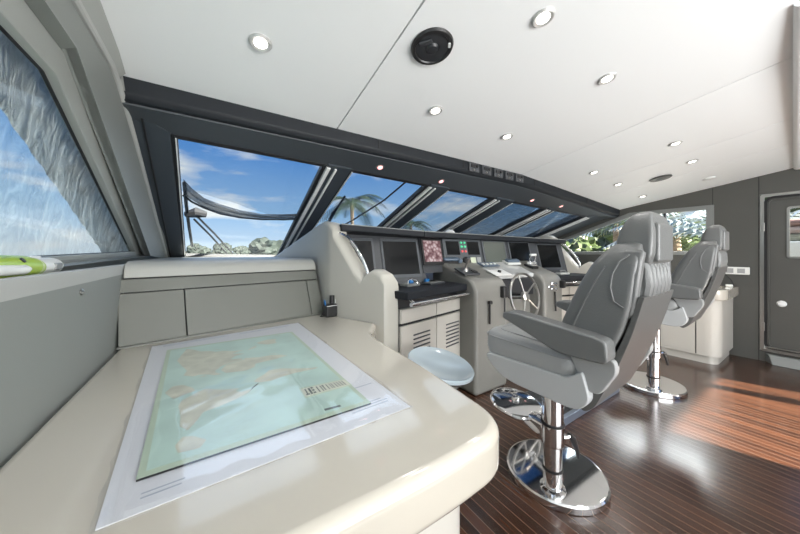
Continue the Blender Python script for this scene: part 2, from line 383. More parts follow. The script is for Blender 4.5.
# starboard wall (a hole for the window and the door)
b = MB()
def sw(P): b.prism(P, 'x', XS, XS+.06)
sw([(.86, 0), (4.4, 0), (4.4, 1.24), (.86, 1.24)]); sw([(.877, 1.845), (1.75, 1.845), (1.9, 2.2), (.877, 2.34)])
sw([(.50, 0), (.877, 0), (.877, 2.3), (.50, 2.35)]); sw([(-.32, 1.93), (.50, 1.93), (.50, 2.35), (-.32, 2.5)])
sw([(-2.6, 0), (-.32, 0), (-.32, 2.5), (-2.6, 2.6)]); sw([(.86, 1.24), (.877, 1.24), (.877, 1.845), (.86, 1.845)])
sw([(1.71, 1.845), (1.75, 1.845), (1.9, 2.2), (4.4, 1.25), (4.4, 1.14), (3.42, 1.24)])
sw([(-.32, 0), (.5, 0), (.5, .12), (-.32, .12)])
ws = struct(b.build('wall_starboard', M_wallS), 'dark grey panelled starboard wall', 'wall')
for Y in (.872, .505):
    MB().b2((XS-.002, Y-.003, 0), (XS+.001, Y+.003, zc(XS, Y))).build('panel_seam', M_gap, ws)
# aft wall, with the opening that lets the sun in
b = MB()
for x0, x1, z0, z1 in ((-.7, .2, 0, 2.7), (3.2, 3.74, 0, 2.7), (4.95, 5.08, 0, 2.7), (.2, 3.2, 2.1, 2.7), (3.74, 5.5, 1.97, 2.7), (.2, 3.2, 0, 1.0)):
    b.b2((x0, -2.62, z0), (x1, -2.56, z1))
struct(b.build('wall_aft', M_ceil), 'pale aft bulkhead behind the camera with door openings', 'wall')

struct(MB().prism([(-1.2, -2.63), (3.25, -2.63), (4.08, -5.1), (-1.2, -5.1)], 'z', 2.2, 2.28).build('sun_blocker', M_ceil), 'pale awning added unseen outside the wide aft opening to keep the sun out', 'blocker')  # added out of view, stops direct sun entering the wide aft opening
# starboard window 
SW = [(.89, 1.25), (3.40, 1.25), (1.71, 1.835), (.89, 1.835)]
SI = [(.93, 1.275), (3.28, 1.275), (1.70, 1.81), (.93, 1.81)]
b = bmesh.new(); n = 4
def mk(poly, X): return [b.verts.new((X, y, z)) for y, z in poly]
a_, c_, d_, e_ = mk(SI, XS-.012), mk([(y, z) for y, z in [(.86, 1.225), (3.5, 1.225), (1.74, 1.865), (.86, 1.865)]], XS-.012), mk([(.86, 1.225), (3.5, 1.225), (1.74, 1.865), (.86, 1.865)], XS+.05), mk(SI, XS+.05)
for i in range(4):
    j = (i+1) % 4
    for P, Q in ((a_, c_), (c_, d_), (d_, e_), (e_, a_)): b.faces.new((P[i], P[j], Q[j], Q[i]))
bmesh.ops.recalc_face_normals(b, faces=b.faces)
k = MB(); k._bev(b, .004, 2); k._merge(b)
w7 = struct(k.build('window_7', M_gplas), 'starboard side window with slanted forward edge looking onto palms', 'window')
MB().prism(SI, 'x', XS+.03, XS+.036).build('glass', M_glassS, w7)
MB().b2((XS+.0, 1.325, 1.275), (XS+.05, 1.345, 1.81)).build('glazing_bar', M_dark, w7)

# ---------------------------------------------------------------- windshield
def zt(X): return 1.94-.0245*(X+.167)
SL = .352
def wsp(X, Y, off=0):   # a point on the raked glass plane; off = outward (up-forward)
    k = math.hypot(1, SL); return Vector((X, Y+off*SL/k, zt(X)-SL*(Y-2.15)+off/k))
tops = [(-.192, .681), (.93, 1.68), (1.97, 2.64), (3.01, 3.70), (3.93, 4.80)]
YB = 4.20
bots = [(-.300, .70), (.93, 1.68), (1.97, 2.64), (3.01, 3.70), (3.93, 4.80)]
def slab(P, o0, o1): return MB().hull([wsp(x, y, o0) for x, y in P], [wsp(x, y, o1) for x, y in P], bev=.004)
names = ['leftmost of the five raked windshield panes, widest, with a wiper behind it', 'second raked windshield pane from the left, with a palm behind it',
         'third raked windshield pane, in the middle of the five', 'fourth raked windshield pane from the left', 'rightmost raked windshield pane beside the starboard wall']
for i, ((a, c), (a2, c2)) in enumerate(zip(tops, bots)):
    fr = bmesh.new()
    I = [(a, 2.15), (c, 2.15), (c2, YB), (a2, YB)]; O = [(a-.03, 2.12), (c+.03, 2.12), (c2+.03, YB+.03), (a2-.03, YB+.03)]
    V = [[fr.verts.new(wsp(x, y, o_)) for x, y in P] for P, o_ in ((I, -.012), (O, -.012), (O, .03), (I, .03))]
    for q in range(4):
        j = (q+1) % 4
        for s_ in range(4): P, Q = V[s_], V[(s_+1) % 4]; fr.faces.new((P[q], P[j], Q[j], Q[q]))
    bmesh.ops.recalc_face_normals(fr, faces=fr.faces); k = MB(); k._bev(fr, .003, 2); k._merge(fr)
    wn = struct(k.build('window_%d' % (i+2), M_rub), names[i], 'window')
    slab(I, .012, .018).build('glass', M_glass, wn)
    # pale inner strips that run down both sides of each pane
    slab([(c+.028, 2.13), (c+.060, 2.13), (c2+.060, YB), (c2+.028, YB)], -.030, .0).build('pale_strip', M_strip, wn)
    slab([(c+.092, 2.13), (c+.110, 2.13), (c2+.110, YB), (c2+.092, YB)], -.034, .0).build('pale_strip', M_strip, wn)
    slab([(a-.012, 2.14), (a-.004, 2.14), (a2-.004, YB), (a2-.012, YB)], -.020, .0).build('pale_strip', M_strip, wn)
# pillars between panes
gaps = [(.711, .90), (1.71, 1.94), (2.67, 2.98), (3.73, 3.90)]
bb = slab([(gaps[0][0], 2.10), (gaps[0][1], 2.10), (gaps[0][1], YB+.1), (gaps[0][0], YB+.1)], -.022, .035)
for a, c in gaps[1:]: bb._merge(slab([(a, 2.10), (c, 2.10), (c, YB+.1), (a, YB+.1)], -.022, .035).bm)
bb._merge(slab([(-.47, 1.90), (-.222, 2.10), (-.33, YB+.1), (-.60, YB+.1)], -.022, .035).bm)
bb._merge(slab([(4.83, 2.10), (5.34, 1.9), (5.34, YB+.1), (4.83, YB+.1)], -.022, .035).bm)
struct(bb.build('trim_3', M_mull), 'dark slate pillars between the raked windshield panes', 'pillar')
# strips on the port pillar
struct(slab([(-.335, 2.02), (-.325, 2.02), (-.43, YB), (-.445, YB)], -.034, -.018).build('trim_4', M_rub), 'black seam line down the port windshield pillar', 'trim')
b = MB().b2((-.6, YB+.03, 1.0), (5.4, YB+.12, 1.205), .01)
struct(b.build('wall_forward', M_dark), 'dark ledge at the foot of the windshield', 'wall')

# header beam
def hx(n0, n1, k=24): return [n0+(n1-n0)*i/k for i in range(k+1)]
rings = []
for X in hx(-.385, 5.36):
    z = zc(X, 1.87); w = zt(X)
    P = rnd([(1.866, z+.10), (1.866, z-.078), (1.885, z-.105), (2.135, w+.012), (2.20, w+.02), (2.20, z+.10)], [0, .012, .012, .01, 0, 0], 4)
    rings.append([(X, y, q) for y, q in P])
hd = struct(MB().loft(rings).build('trim_5', M_head), 'charcoal header beam above the windshield', 'beam')
rings = []
for X in hx(-.385, 5.33):
    z = zc(X, 1.87); w = zt(X)
    rings.append([(X, 1.905, z-.118), (X, 2.128, w+.002), (X, 2.128, w+.02), (X, 1.905, z-.09)])
MB().loft(rings).build('soffit', M_soff, hd)
for X in (1.02, 1.90, 3.02, 4.25):
    z = zc(X, 1.87)
    MB().hull([(X-.003, 1.862, z-.005), (X+.003, 1.862, z-.005), (X+.003, 1.862, z-.07), (X-.003, 1.862, z-.07)],
              [(X-.003, 1.87, z-.005), (X+.003, 1.87, z-.005), (X+.003, 1.87, z-.07), (X-.003, 1.87, z-.07)]).build('panel_seam', M_gap, hd)
# five rocker switch units in the header
sp_ = None
for i, X in enumerate([2.03+.175*k for k in range(5)]):
    pos = ['leftmost', 'second from the left', 'middle', 'fourth from the left', 'rightmost'][i]
    z = zc(X, 1.87)-.045
    t = thing('overhead_switch_unit', '%s of the five black overhead control units in the header beam' % pos, 'switch', (X, 1.864, z), 0, 'overhead switch units')
    MB().b2((-.066, -.012, -.045), (.066, 0, .042), .005).build('faceplate', M_panel, t)
    MB().b2((-.045, -.02, -.006), (.012, -.010, .022), .003).build('rocker', M_blk, t)
    MB().lathe([(.015, 0), (.015, .008), (.011, .012)], (.034, -.012, .012), rot_to((0, -1, 0)), 16).build('knob', M_blk, t)
    MB().lathe([(.010, 0), (.010, .008), (.007, .012)], (-.01, -.012, -.028), rot_to((0, -1, 0)), 16).build('knob', M_steel, t)
    MB().b2((.02, -.016, -.034), (.05, -.010, -.018), .002).build('indicator', M_bez, t)
# red-lit lamps in the soffit
def soff_pt(px, py):
    d = ray(px, py); lo = None
    for k in range(200):
        Y = 1.90+.25*k/200; p = EYE+d*(Y/d.y); z = zc(p.x, 1.87)-.118+(Y-1.905)/(2.128-1.905)*(zt(p.x)+.002-zc(p.x, 1.87)+.118)
        if lo is None or abs(p.z-z) < lo[0]: lo = (abs(p.z-z), Vector((p.x, Y, z)))
    return lo[1]
for i, (px, py) in enumerate([(380, 167), (441, 181), (532, 200), (561, 206)]):
    p = soff_pt(px, py)
    t = thing('red_courtesy_light', ['red glowing courtesy light in the header above the second windshield pane', 'red glowing courtesy light just left of the overhead switch units',
              'red glowing courtesy light just right of the overhead switch units', 'red glowing courtesy light furthest to starboard in the header'][i], 'light', p, 0, 'red courtesy lights in the header')
    nn = rot_to((0, -.35, -1))
    MB().lathe([(.0, 0), (.034, 0), (.036, .004), (.030, .008), (.024, .006), (0, .006)], (0, 0, 0), nn, 24).build('rim', M_steel, t)
    MB().lathe([(.0, .004), (.023, .004), (.02, .010), (0, .012)], (0, 0, 0), nn, 24).build('lens', M_red, t)

# ---------------------------------------------------------------- ceiling fittings
def ceil_pt(px, py):
    d = ray(px, py); X = 3
    for _ in range(30):
        c = 1.149-max(0, X-2.8)*.068; t = c/(d.z+.16*d.y); X = d.x*t
    return EYE+d*t
cn = rot_to((0, -.16, -1)) 
proto = None
for i, (px, py, lab) in enumerate([(260.5, 42, 'round ceiling downlight nearest the port wall'), (543, 17, 'round ceiling downlight at the top edge, right of the large speaker'),
        (607, 78, 'round ceiling downlight below and right of the one at the top edge'), (435.5, 110, 'round ceiling downlight directly below the large black speaker'),
        (507, 136, 'round ceiling downlight right of the one below the speaker, before the long seam'), (675.5, 143, 'larger-looking round downlight starboard of the long ceiling seam'),
        (692, 161, 'round ceiling downlight right above the small oval speaker'), (594, 172, 'round ceiling downlight near the header, starboard of the long seam'),
        (618, 184, 'small ceiling downlight between the header and the oval speaker'), (642.5, 196, 'ceiling downlight closest to the starboard forward corner')]):
    p = ceil_pt(px, py); p.z -= .001
    if proto is None:
        t = proto = thing('ceiling_downlight', lab, 'light', p, 0, 'ceiling downlights')
        MB().lathe([(.0, 0), (.046, 0), (.048, .004), (.040, .011), (.031, .006), (0, .006)], (0, 0, 0), cn, 32).build('rim', mat('satin_rim', (.62, .62, .61), .35, metal=.5), t)
        MB().lathe([(.0, .004), (.030, .004), (.026, .009), (0, .010)], (0, 0, 0), cn, 32).build('lens', M_lens, t)
    else: t = dup(proto, p, 0, lab)
    l = bpy.data.lights.new('downlight_lamp', 'SPOT'); l.energy = 7; l.spot_size = R(120); l.spot_blend = .6; l.shadow_soft_size = .04; l.color = (1, .97, .93)
    lo = bpy.data.objects.new('downlight_lamp', l); C.objects.link(lo); lo.location = p+Vector((0, 0, -.03))
p = ceil_pt(432, 46)
t = thing('ceiling_speaker', 'large round black speaker in the white ceiling', 'speaker', p, 0)
MB().lathe([(0, 0), (.098, 0), (.101, .006), (.096, .016), (.082, .018), (.078, .012), (0, .012)], (0, 0, 0), cn, 48).build('surround', M_blk, t)
MB().lathe([(0, .008), (.076, .012), (.045, .018), (.03, .012), (.022, .022), (0, .026)], (0, 0, 0), cn, 40).build('cone', M_dark, t)
MB().box((0, 0, 0), (.06, .022, .01), None, .004).build('tweeter', M_panel, t).matrix_basis = Matrix.Translation((-.052, -.02, -.018)) @ Matrix.Rotation(R(-55), 4, 'Z')
MB().box((0, 0, 0), (.028, .012, .006), None, .002).build('badge', M_strip, t).matrix_basis = Matrix.Translation((.055, -.06, -.012)) @ Matrix.Rotation(R(50), 4, 'Z')
p = ceil_pt(660.5, 178)
t = thing('ceiling_speaker', 'small round black speaker in the ceiling near the starboard wall', 'speaker', p, 0)
MB().lathe([(0, 0), (.10, 0), (.10, .008), (.09, .014), (0, .012)], (0, 0, 0), cn, 40).build('surround', M_blk, t)
MB().lathe([(0, .008), (.07, .012), (.03, .018), (0, .024)], (0, 0, 0), cn, 40).build('cone', M_dark, t)
p = ceil_pt(709, 178)
tag(MB().lathe([(0, 0), (.055, 0), (.055, .01), (.045, .02), (0, .022)], (0, 0, 0), cn, 32).build('smoke_detector', M_strip), 'flat grey round sensor on the ceiling by the starboard wall', 'sensor').location = p

# ---------------------------------------------------------------- starboard door
db = MB()
for y0, y1, z0, z1 in ((-.28, .445, .17, 1.21), (-.28, .445, 1.745, 1.88), (-.28, -.08, 1.21, 1.745), (.292, .445, 1.21, 1.745)): db.b2((XS+.01, y0, z0), (XS+.045, y1, z1))
dr = struct(db.build('door_1', M_wallS), 'dark grey door with a rounded frame and small window in the starboard wall', 'door')
def frame_ring(y0, y1, z0, z1, w, r, X0, X1, name, m, par):
    O = rnd([(y0, z0), (y1, z0), (y1, z1), (y0, z1)], r, 6); I = rnd([(y0+w, z0+w), (y1-w, z0+w), (y1-w, z1-w), (y0+w, z1-w)], max(r-w, .001), 6)
    b = bmesh.new(); V = [[b.verts.new((X, y, z)) for y, z in P] for P, X in ((O, X0), (I, X0), (I, X1), (O, X1))]; n = len(O)
    for i in range(n):
        j = (i+1) % n
        for s_ in range(4): P, Q = V[s_], V[(s_+1) % 4]; b.faces.new((P[i], P[j], Q[j], Q[i]))
    bmesh.ops.recalc_face_normals(b, faces=b.faces); return MB()._merge(b).build(name, m, par)
frame_ring(-.32, .495, .12, 1.925, .028, .03, XS-.014, XS+.04, 'door_frame', M_steel, dr)
frame_ring(-.29, .468, .145, 1.895, .024, .07, XS-.006, XS+.045, 'door_seal', M_rub, dr)
frame_ring(-.262, .442, .17, 1.868, .012, .06, XS-.010, XS+.04, 'door_edge', M_wallS, dr)
frame_ring(-.10, .312, 1.19, 1.765, .02, .03, XS-.002, XS+.02, 'porthole_frame', M_steel, dr)
MB().b2((XS+.005, -.08, 1.21), (XS+.009, .292, 1.745)).build('glass', M_glassS, dr)
MB().lathe([(0, 0), (.034, 0), (.036, .008), (.026, .02), (.012, .022), (.0, .03)], (XS+.008, .345, .68), rot_to((-1, 0, 0)), 28).build('knob', M_strip, dr)
for z in (1.55, .4): MB().b2((XS-.018, .462, z-.05), (XS+.0, .485, z+.05), .004).build('hinge', M_steel, dr)
b = MB(); b.b2((XS-.05, -.30, .13), (XS+.02, .47, .155), .004); b.b2((XS-.03, -.30, .165), (XS+.02, .46, .18), .003)
struct(b.build('trim_6', M_steel), 'metal sill rails at the foot of the starboard door', 'sill')
b = MB().hull([(XS, .46, .015), (XS, -.4, .015), (XS, -.4, .11), (XS, .46, .11)], [(XS-.11, .40, .015), (XS-.11, -.4, .015), (XS-.05, -.4, .11), (XS-.05, .43, .11)], .006)
tag(b.build('door_step', M_gplas), 'grey sloping step below the starboard door', 'step').location.z = -.014

# ---------------------------------------------------------------- starboard counter cabinet
t = thing('counter_cabinet', 'cream counter cabinet with rounded corner beside the starboard wall', 'cabinet', (4.62, .70, 0))
def rc(x0, x1, y0, y1, r): return rnd([(x0, y0), (x1, y0), (x1, y1), (x0, y1)], [r, 0, 0, 0], 8)
MB().prism(rc(.04, .68, .03, 1.5, .10), 'z', 0, .09).build('plinth', M_white, t)
MB().prism(rc(0, .69, 0, 1.55, .13), 'z', .09, .725, .004, 2).build('body', M_white, t)
MB().prism(rc(-.045, .69, -.045, 1.55, .14), 'z', .73, .845, .012, 3).build('worktop', M_desk, t)
MB().b2((-.004, .2, .12), (.01, .60, .70), .004).build('door', M_white, t)
MB().b2((-.004, .605, .12), (.01, 1.05, .70), .004).build('door', M_white, t)
MB().b2((-.003, .185, .10), (.006, .193, .72)).build('door_gap', M_gap, t)
p0 = (XS, .57, 1.0)
t = thing('power_strip', 'white outlet strip on the grey starboard wall above the counter', 'power strip', (XS-.002, .775, 1.035))
MB().b2((-.028, -.205, -.045), (0, .205, .045), .006).build('housing', M_wplas, t)
for y in (-.14, -.05, .04, .13): MB().b2((-.031, y-.03, -.028), (-.027, y+.03, .028), .003).build('socket', M_knob, t)
MB().box((-.045, -.01, .0), (.04, .035, .03), None, .006).build('plug', M_blk, t)
MB().tube([(-.06, -.01, -.01), (-.08, -.02, -.05), (-.07, -.06, -.10), (-.075, -.085, -.16), (-.09, -.09, -.18)], .005, 8).build('cable', M_blk, t)
tag(MB().box((5.14, .86, .862), (.10, .16, .030), ('Z', .4), .01).build('radio_handset', M_blk), 'small black device lying on the cream counter', 'device')
tag(MB().box((5.18, .715, .860), (.05, .06, .028), ('Z', .2), .008).build('charger_block', M_wplas), 'small white charger block at the counter corner', 'charger')

# ================================================================ CHART DESK
out = [(-.438, .52), (.45, .50), (.735, .515), (.785, 1.0), (.803, 1.50), (.825, 1.60), (.92, 1.74), (.97, 1.80), (.735, 2.34), (-.438, 2.12)]
out_r = [0, .10, .40, .2, .05, .05, .05, 0, 0, 0]
t = thing('chart_desk', 'large glossy cream chart desk with a big rounded corner', 'desk', (0, 0, 0))
MB().prism(rnd(out, out_r, 10), 'z', .612, .75, .032, 5, 50).build('desk_top', M_desk, t)
basep = [(-.438, .60), (.45, .60), (.66, .62), (.715, 1.0), (.75, 1.60), (.88, 1.79), (.73, 2.25), (-.438, 2.0)]
MB().prism(rnd(basep, [0, .1, .34, .1, .05, .05, 0, 0], 10), 'z', 0, .64).build('desk_base', M_white, t)
# desk-back cabinet
A0, A1 = Vector((-.435, 2.02)), Vector((.745, 2.285)); ang = math.atan2(A1.y-A0.y, A1.x-A0.x); LW = (A1-A0).length
t = thing('desk_cabinet', 'grey low cabinet with padded top at the back of the chart desk', 'cabinet', (A0.x, A0.y, .75), ang)
prof = [(0, .001), (.14, .36), (.16, .42), (.20, .45), (1.2, .45), (1.2, .001)]
TA = math.tan(ang)
def skew(P, x0, x1, bev=0): return MB().hull([(x0+y*TA, y, z) for y, z in P], [(x1, y, z) for y, z in P], bev)
skew([(.03, .001), (.13, .29), (.150, .36), (.38, .36), (.38, .001)], .008, LW-.006).build('carcass', M_gap, t)
def face(x0, x1, z0, z1, nm, m):
    s_ = .14/.36
    MB().hull([(x0, z0*s_, z0), (x1, z0*s_, z0), (x1, z1*s_, z1), (x0, z1*s_, z1)], [(x0, z0*s_+.02, z0), (x1, z0*s_+.02, z0), (x1, z1*s_+.02, z1), (x0, z1*s_+.02, z1)], .003).build(nm, m, t)
face(.012, .298, .012, .275, 'door', M_cab); face(.304, 1.10, .012, .275, 'door', M_cab); face(1.106, LW-.004, .012, .275, 'door', M_cab)
face(.012, LW-.004, .281, .352, 'upper_strip', M_cab)
face(.004, LW, .0, .010, 'foot_strip', M_cab)
skew(rnd([(.135, .358), (.158, .425), (.21, .452), (.40, .452), (.40, .358)], [.01, .03, .05, 0, 0], 6), .004, LW-.002).build('padded_top', M_pad, t)
# fill of the padded top out to the windshield on the port side
sh = [(-.436, 2.44), (.655, 2.68), (.615, 4.22), (-.436, 4.22)]
struct(MB().prism(sh, 'z', 1.10, 1.201).build('trim_7', M_pad), 'padded grey shelf under the leftmost windshield pane', 'shelf')

# chart in its clear sleeve, map on it
ZD = .7505
pc = [atZ(95, 531, ZD), atZ(410, 407, ZD), atZ(298, 323, ZD), atZ(152, 347, ZD)]
pc = [Vector((p.x, p.y)) for p in pc]
def lerp4(q, u, v): return (q[0]*(1-u)+q[1]*u)*(1-v)+(q[3]*(1-u)+q[2]*u)*v
b = MB().prism([tuple(p) for p in pc], 'z', ZD, ZD+.002)
tag(b.build('paper_chart', M_paper), 'large white paper chart sheet lying flat under the map on the cream desk', 'chart')
t = bpy.data.objects['paper_chart']
for (u0, u1, v, n_) in ((.76, .96, .052, 3), (.80, .97, .16, 1), (.08, .2, .03, 2), (.06, .45, .965, 3), (.52, .92, .965, 2)):
    for k in range(n_):
        v_ = v+k*.011; e1 = u1-random.uniform(0, .05)
        MB().prism([tuple(lerp4(pc, *q)) for q in ((u0, v_), (e1, v_), (e1, v_+.0035), (u0, v_+.0035))], 'z', ZD+.002, ZD+.0023).build('line_of_print', M_ink, t)
mc = [Vector(atZ(*p, ZD+.005).xy) for p in ((136, 481), (371, 403.5), (292, 332), (167, 350.5))]
mp_t = thing('world_map', 'green and beige printed world map panel lying on the white chart', 'map', (0, 0, 0))
MB().prism([tuple(p) for p in mc], 'z', ZD+.0025, ZD+.0075).build('map_board', M_blk, mp_t)
MB().prism([tuple(p) for p in mc], 'z', ZD+.0075, ZD+.0079).build('map_border', M_mapb, mp_t)
ins = [lerp4(mc, *p) for p in ((.025, .02), (.975, .02), (.975, .98), (.025, .98))]
MB().prism([tuple(p) for p in ins], 'z', ZD+.0079, ZD+.0082).build('printed_sea', M_sea, mp_t)
cont = dict(
 na=[(-165, 65), (-150, 70), (-125, 70), (-95, 72), (-80, 70), (-65, 60), (-56, 52), (-66, 45), (-75, 38), (-81, 26), (-90, 29), (-97, 25), (-95, 17), (-84, 10), (-78, 8), (-88, 14), (-105, 20), (-115, 30), (-124, 42), (-130, 55), (-150, 60)],
 sa=[(-78, 8), (-70, 12), (-60, 8), (-50, 0), (-36, -6), (-39, -18), (-48, -26), (-58, -36), (-66, -46), (-69, -54), (-74, -50), (-72, -30), (-76, -14), (-81, -4)],
 af=[(-16, 15), (-8, 33), (10, 37), (32, 31), (43, 12), (51, 11), (40, -5), (40, -18), (32, -28), (20, -34), (13, -20), (9, 3), (-6, 5)],
 eu=[(-9, 37), (-9, 43), (0, 48), (8, 56), (5, 61), (18, 70), (40, 67), (70, 72), (105, 77), (140, 73), (178, 68), (160, 60), (142, 54), (135, 44), (122, 38), (121, 30), (108, 20), (104, 8), (99, 14), (90, 22), (80, 9), (73, 20), (58, 25), (52, 13), (43, 14), (35, 30), (28, 37), (22, 38), (14, 42), (3, 42)],
 au=[(114, -22), (122, -18), (131, -12), (142, -11), (153, -26), (147, -38), (135, -34), (116, -34)],
 es=[(-208, 58), (-205, 70), (-190, 72), (-176, 68), (-180, 62), (-196, 54)],
 gr=[(-55, 60), (-68, 76), (-40, 83), (-20, 78), (-22, 70), (-42, 62)], md=[(44, -25), (50, -16), (47, -25)], jp=[(131, 32), (140, 36), (144, 44), (140, 38)],
 nz=[(167, -46), (175, -38), (178, -38), (172, -45)], uk=[(-5, 50), (1, 52), (-4, 58)], id=[(96, 5), (105, -6), (120, -9), (112, -2), (104, 1)])
b = MB()
def ll(lon, lat):   # north towards the port wall, west towards the reader
    return lerp4(mc, .045+(82-lat)/140*.90, .13+(lon+172)/352*.84)
for c in cont.values():
    P = [ll(*p) for p in c]; P = rnd([tuple(p) for p in P], .004, 2)
    b.prism(P, 'z', ZD+.0082, ZD+.0085)
b.build('printed_land', M_land, mp_t)
# title box of the map
TB = [Vector(atZ(*p, ZD+.008).xy) for p in ((305, 398.5), (352, 385), (344, 379), (299, 388.5))]
MB().prism([tuple(p) for p in TB], 'z', ZD+.0083, ZD+.0087).build('title_box', M_mapb, mp_t)
TI = [lerp4(TB, *p) for p in ((.02, .1), (.98, .1), (.98, .9), (.02, .9))]
MB().prism([tuple(p) for p in TI], 'z', ZD+.0087, ZD+.0089).build('title_ground', mat('title_cream', (.66, .67, .55), .4), mp_t)
b = MB()
for u0, u1, v0, v1 in ((.06, .13, .2, .32), (.08, .11, .3, .8), (.15, .19, .2, .8), (.21, .26, .2, .35), (.21, .26, .45, .6), (.21, .26, .7, .85), (.32, .345, .2, .8), (.40, .42, .2, .8), (.44, .48, .65, .8), (.45, .47, .2, .7), (.53, .55, .2, .8),
                     (.60, .615, .2, .8), (.64, .66, .2, .8), (.71, .73, .2, .8), (.77, .79, .2, .8), (.83, .85, .2, .8), (.89, .91, .2, .8)):
    b.prism([tuple(lerp4(TB, *p)) for p in ((u0, v0), (u1, v0), (u1, v1), (u0, v1))], 'z', ZD+.0089, ZD+.0091)
b.build('title_lettering', M_ink2, mp_t)
MB().prism([tuple(Vector(atZ(*p, ZD+.008).xy)) for p in ((325, 411), (341, 406.5), (340, 405), (324, 409))], 'z', ZD+.0083, ZD+.0086).build('imprint', M_ink2, mp_t)
# clear sleeve with crinkled edges
b = bmesh.new(); nx, ny = 40, 40
cx = sum((p for p in pc), Vector((0, 0)))/4; sc_ = [cx+(p-cx)*1.018 for p in pc]
G = []
for i in range(nx+1):
    row = []
    for j in range(ny+1):
        u, v = i/nx, j/ny; p = lerp4(sc_, u, v); ed = min(u, v, 1-u, 1-v)
        z = ZD+.0100 if ed > .02 else ZD+.0035+.004*random.random()
        z += .0006*math.sin(u*37+v*11)+.0006*math.sin(v*53-u*9)
        row.append(b.verts.new((p.x+(.004*random.uniform(-1, 1) if ed < .001 else 0), p.y+(.004*random.uniform(-1, 1) if ed < .001 else 0), z)))
    G.append(row)
for i in range(nx):
    for j in range(ny): b.faces.new((G[i][j], G[i+1][j], G[i+1][j+1], G[i][j+1]))
tag(MB()._merge(b).build('plastic_sleeve', M_plast, None, False, 80), 'clear plastic sleeve covering the map and white chart on the desk', 'sleeve')

# pen pot in the desk corner
p = atZ(330, 316.5, .75)
t = thing('pen_pot', 'small square black pen pot in the far corner of the chart desk', 'pen holder', (p.x, p.y, .751), R(10))
b = MB(); b.box((0, 0, .05), (.095, .075, .10), None, .012, 3); b.build('pot', M_blk, t)
MB().b2((-.046, -.0382, .086), (.046, .0382, .090), .001).build('rim_line', M_strip, t)
tag(MB().tube([(p.x+.012, p.y, .80), (p.x+.016, p.y+.0, .915)], .019, 14).build('marker_pen', M_blk), 'thick black marker standing in the pen pot', 'pen')
tag(MB().tube([(p.x-.030, p.y-.012, .80), (p.x-.050, p.y-.02, .885)], .006, 8).build('blue_pen', M_blue), 'blue pen leaning in the pen pot', 'pen')
tag(MB().tube([(p.x+.038, p.y, .81), (p.x+.050, p.y+.0, .905)], .006, 8).build('white_pen', M_wplas), 'white pen leaning in the pen pot', 'pen')
tag(MB().tube([(p.x-.035, p.y+.01, .755), (p.x-.07, p.y+.02, .756), (p.x-.05, p.y+.045, .757), (p.x-.034, p.y+.05, .79), (p.x-.03, p.y+.05, .86)], .004, 8).build('black_cord', M_blk), 'thin black cord beside the pen pot', 'cord')

# lime and white handheld device on the sill
t = thing('handheld_sprayer', 'lime green and white plastic handheld cleaner lying on the port window sill', 'cleaner', (-.505, 1.31, 1.1735), R(1)); t.scale = (1.1, 1.05, 1.15)
def ell(y, rx, rz, zc_): return [(rx*math.cos(a), y, zc_+rz*math.sin(a)) for a in [2*math.pi*k/20 for k in range(20)]]
MB().loft([ell(*q) for q in ((-.30, .02, .02, .02), (-.28, .035, .03, .027), (-.05, .04, .032, .03), (.05, .04, .030, .03), (.10, .036, .026, .027))]).build('body', M_lime, t)
MB().loft([ell(*q) for q in ((.06, .037, .027, .028), (.16, .034, .026, .026), (.235, .033, .026, .026), (.255, .028, .021, .026), (.26, .015, .012, .026))]).build('head', M_wplas, t)
MB().loft([ell(*q) for q in ((-.3, .02, .013, .03), (-.03, .02, .014, .025), (.0, .012, .008, .025))]).build('grip', M_wplas, t).location.x = .028
MB().loft([ell(*q) for q in ((.068, .0385, .0285, .028), (.085, .0380, .0280, .028))]).build('lime_band', mat('pale_lime', (.55, .66, .3), .3), t)
MB().b2((.026, .165, .015), (.038, .215, .036), .004).build('label_plate', M_gplas, t)
MB().lathe([(0, 0), (.007, 0), (.007, .004), (0, .005)], (.032, -.03, .047), rot_to((.8, 0, .6)), 12).build('button', M_blk, t)
MB().b2((-.012, .08, .05), (.015, .14, .058), .004).build('trigger', M_strip, t)

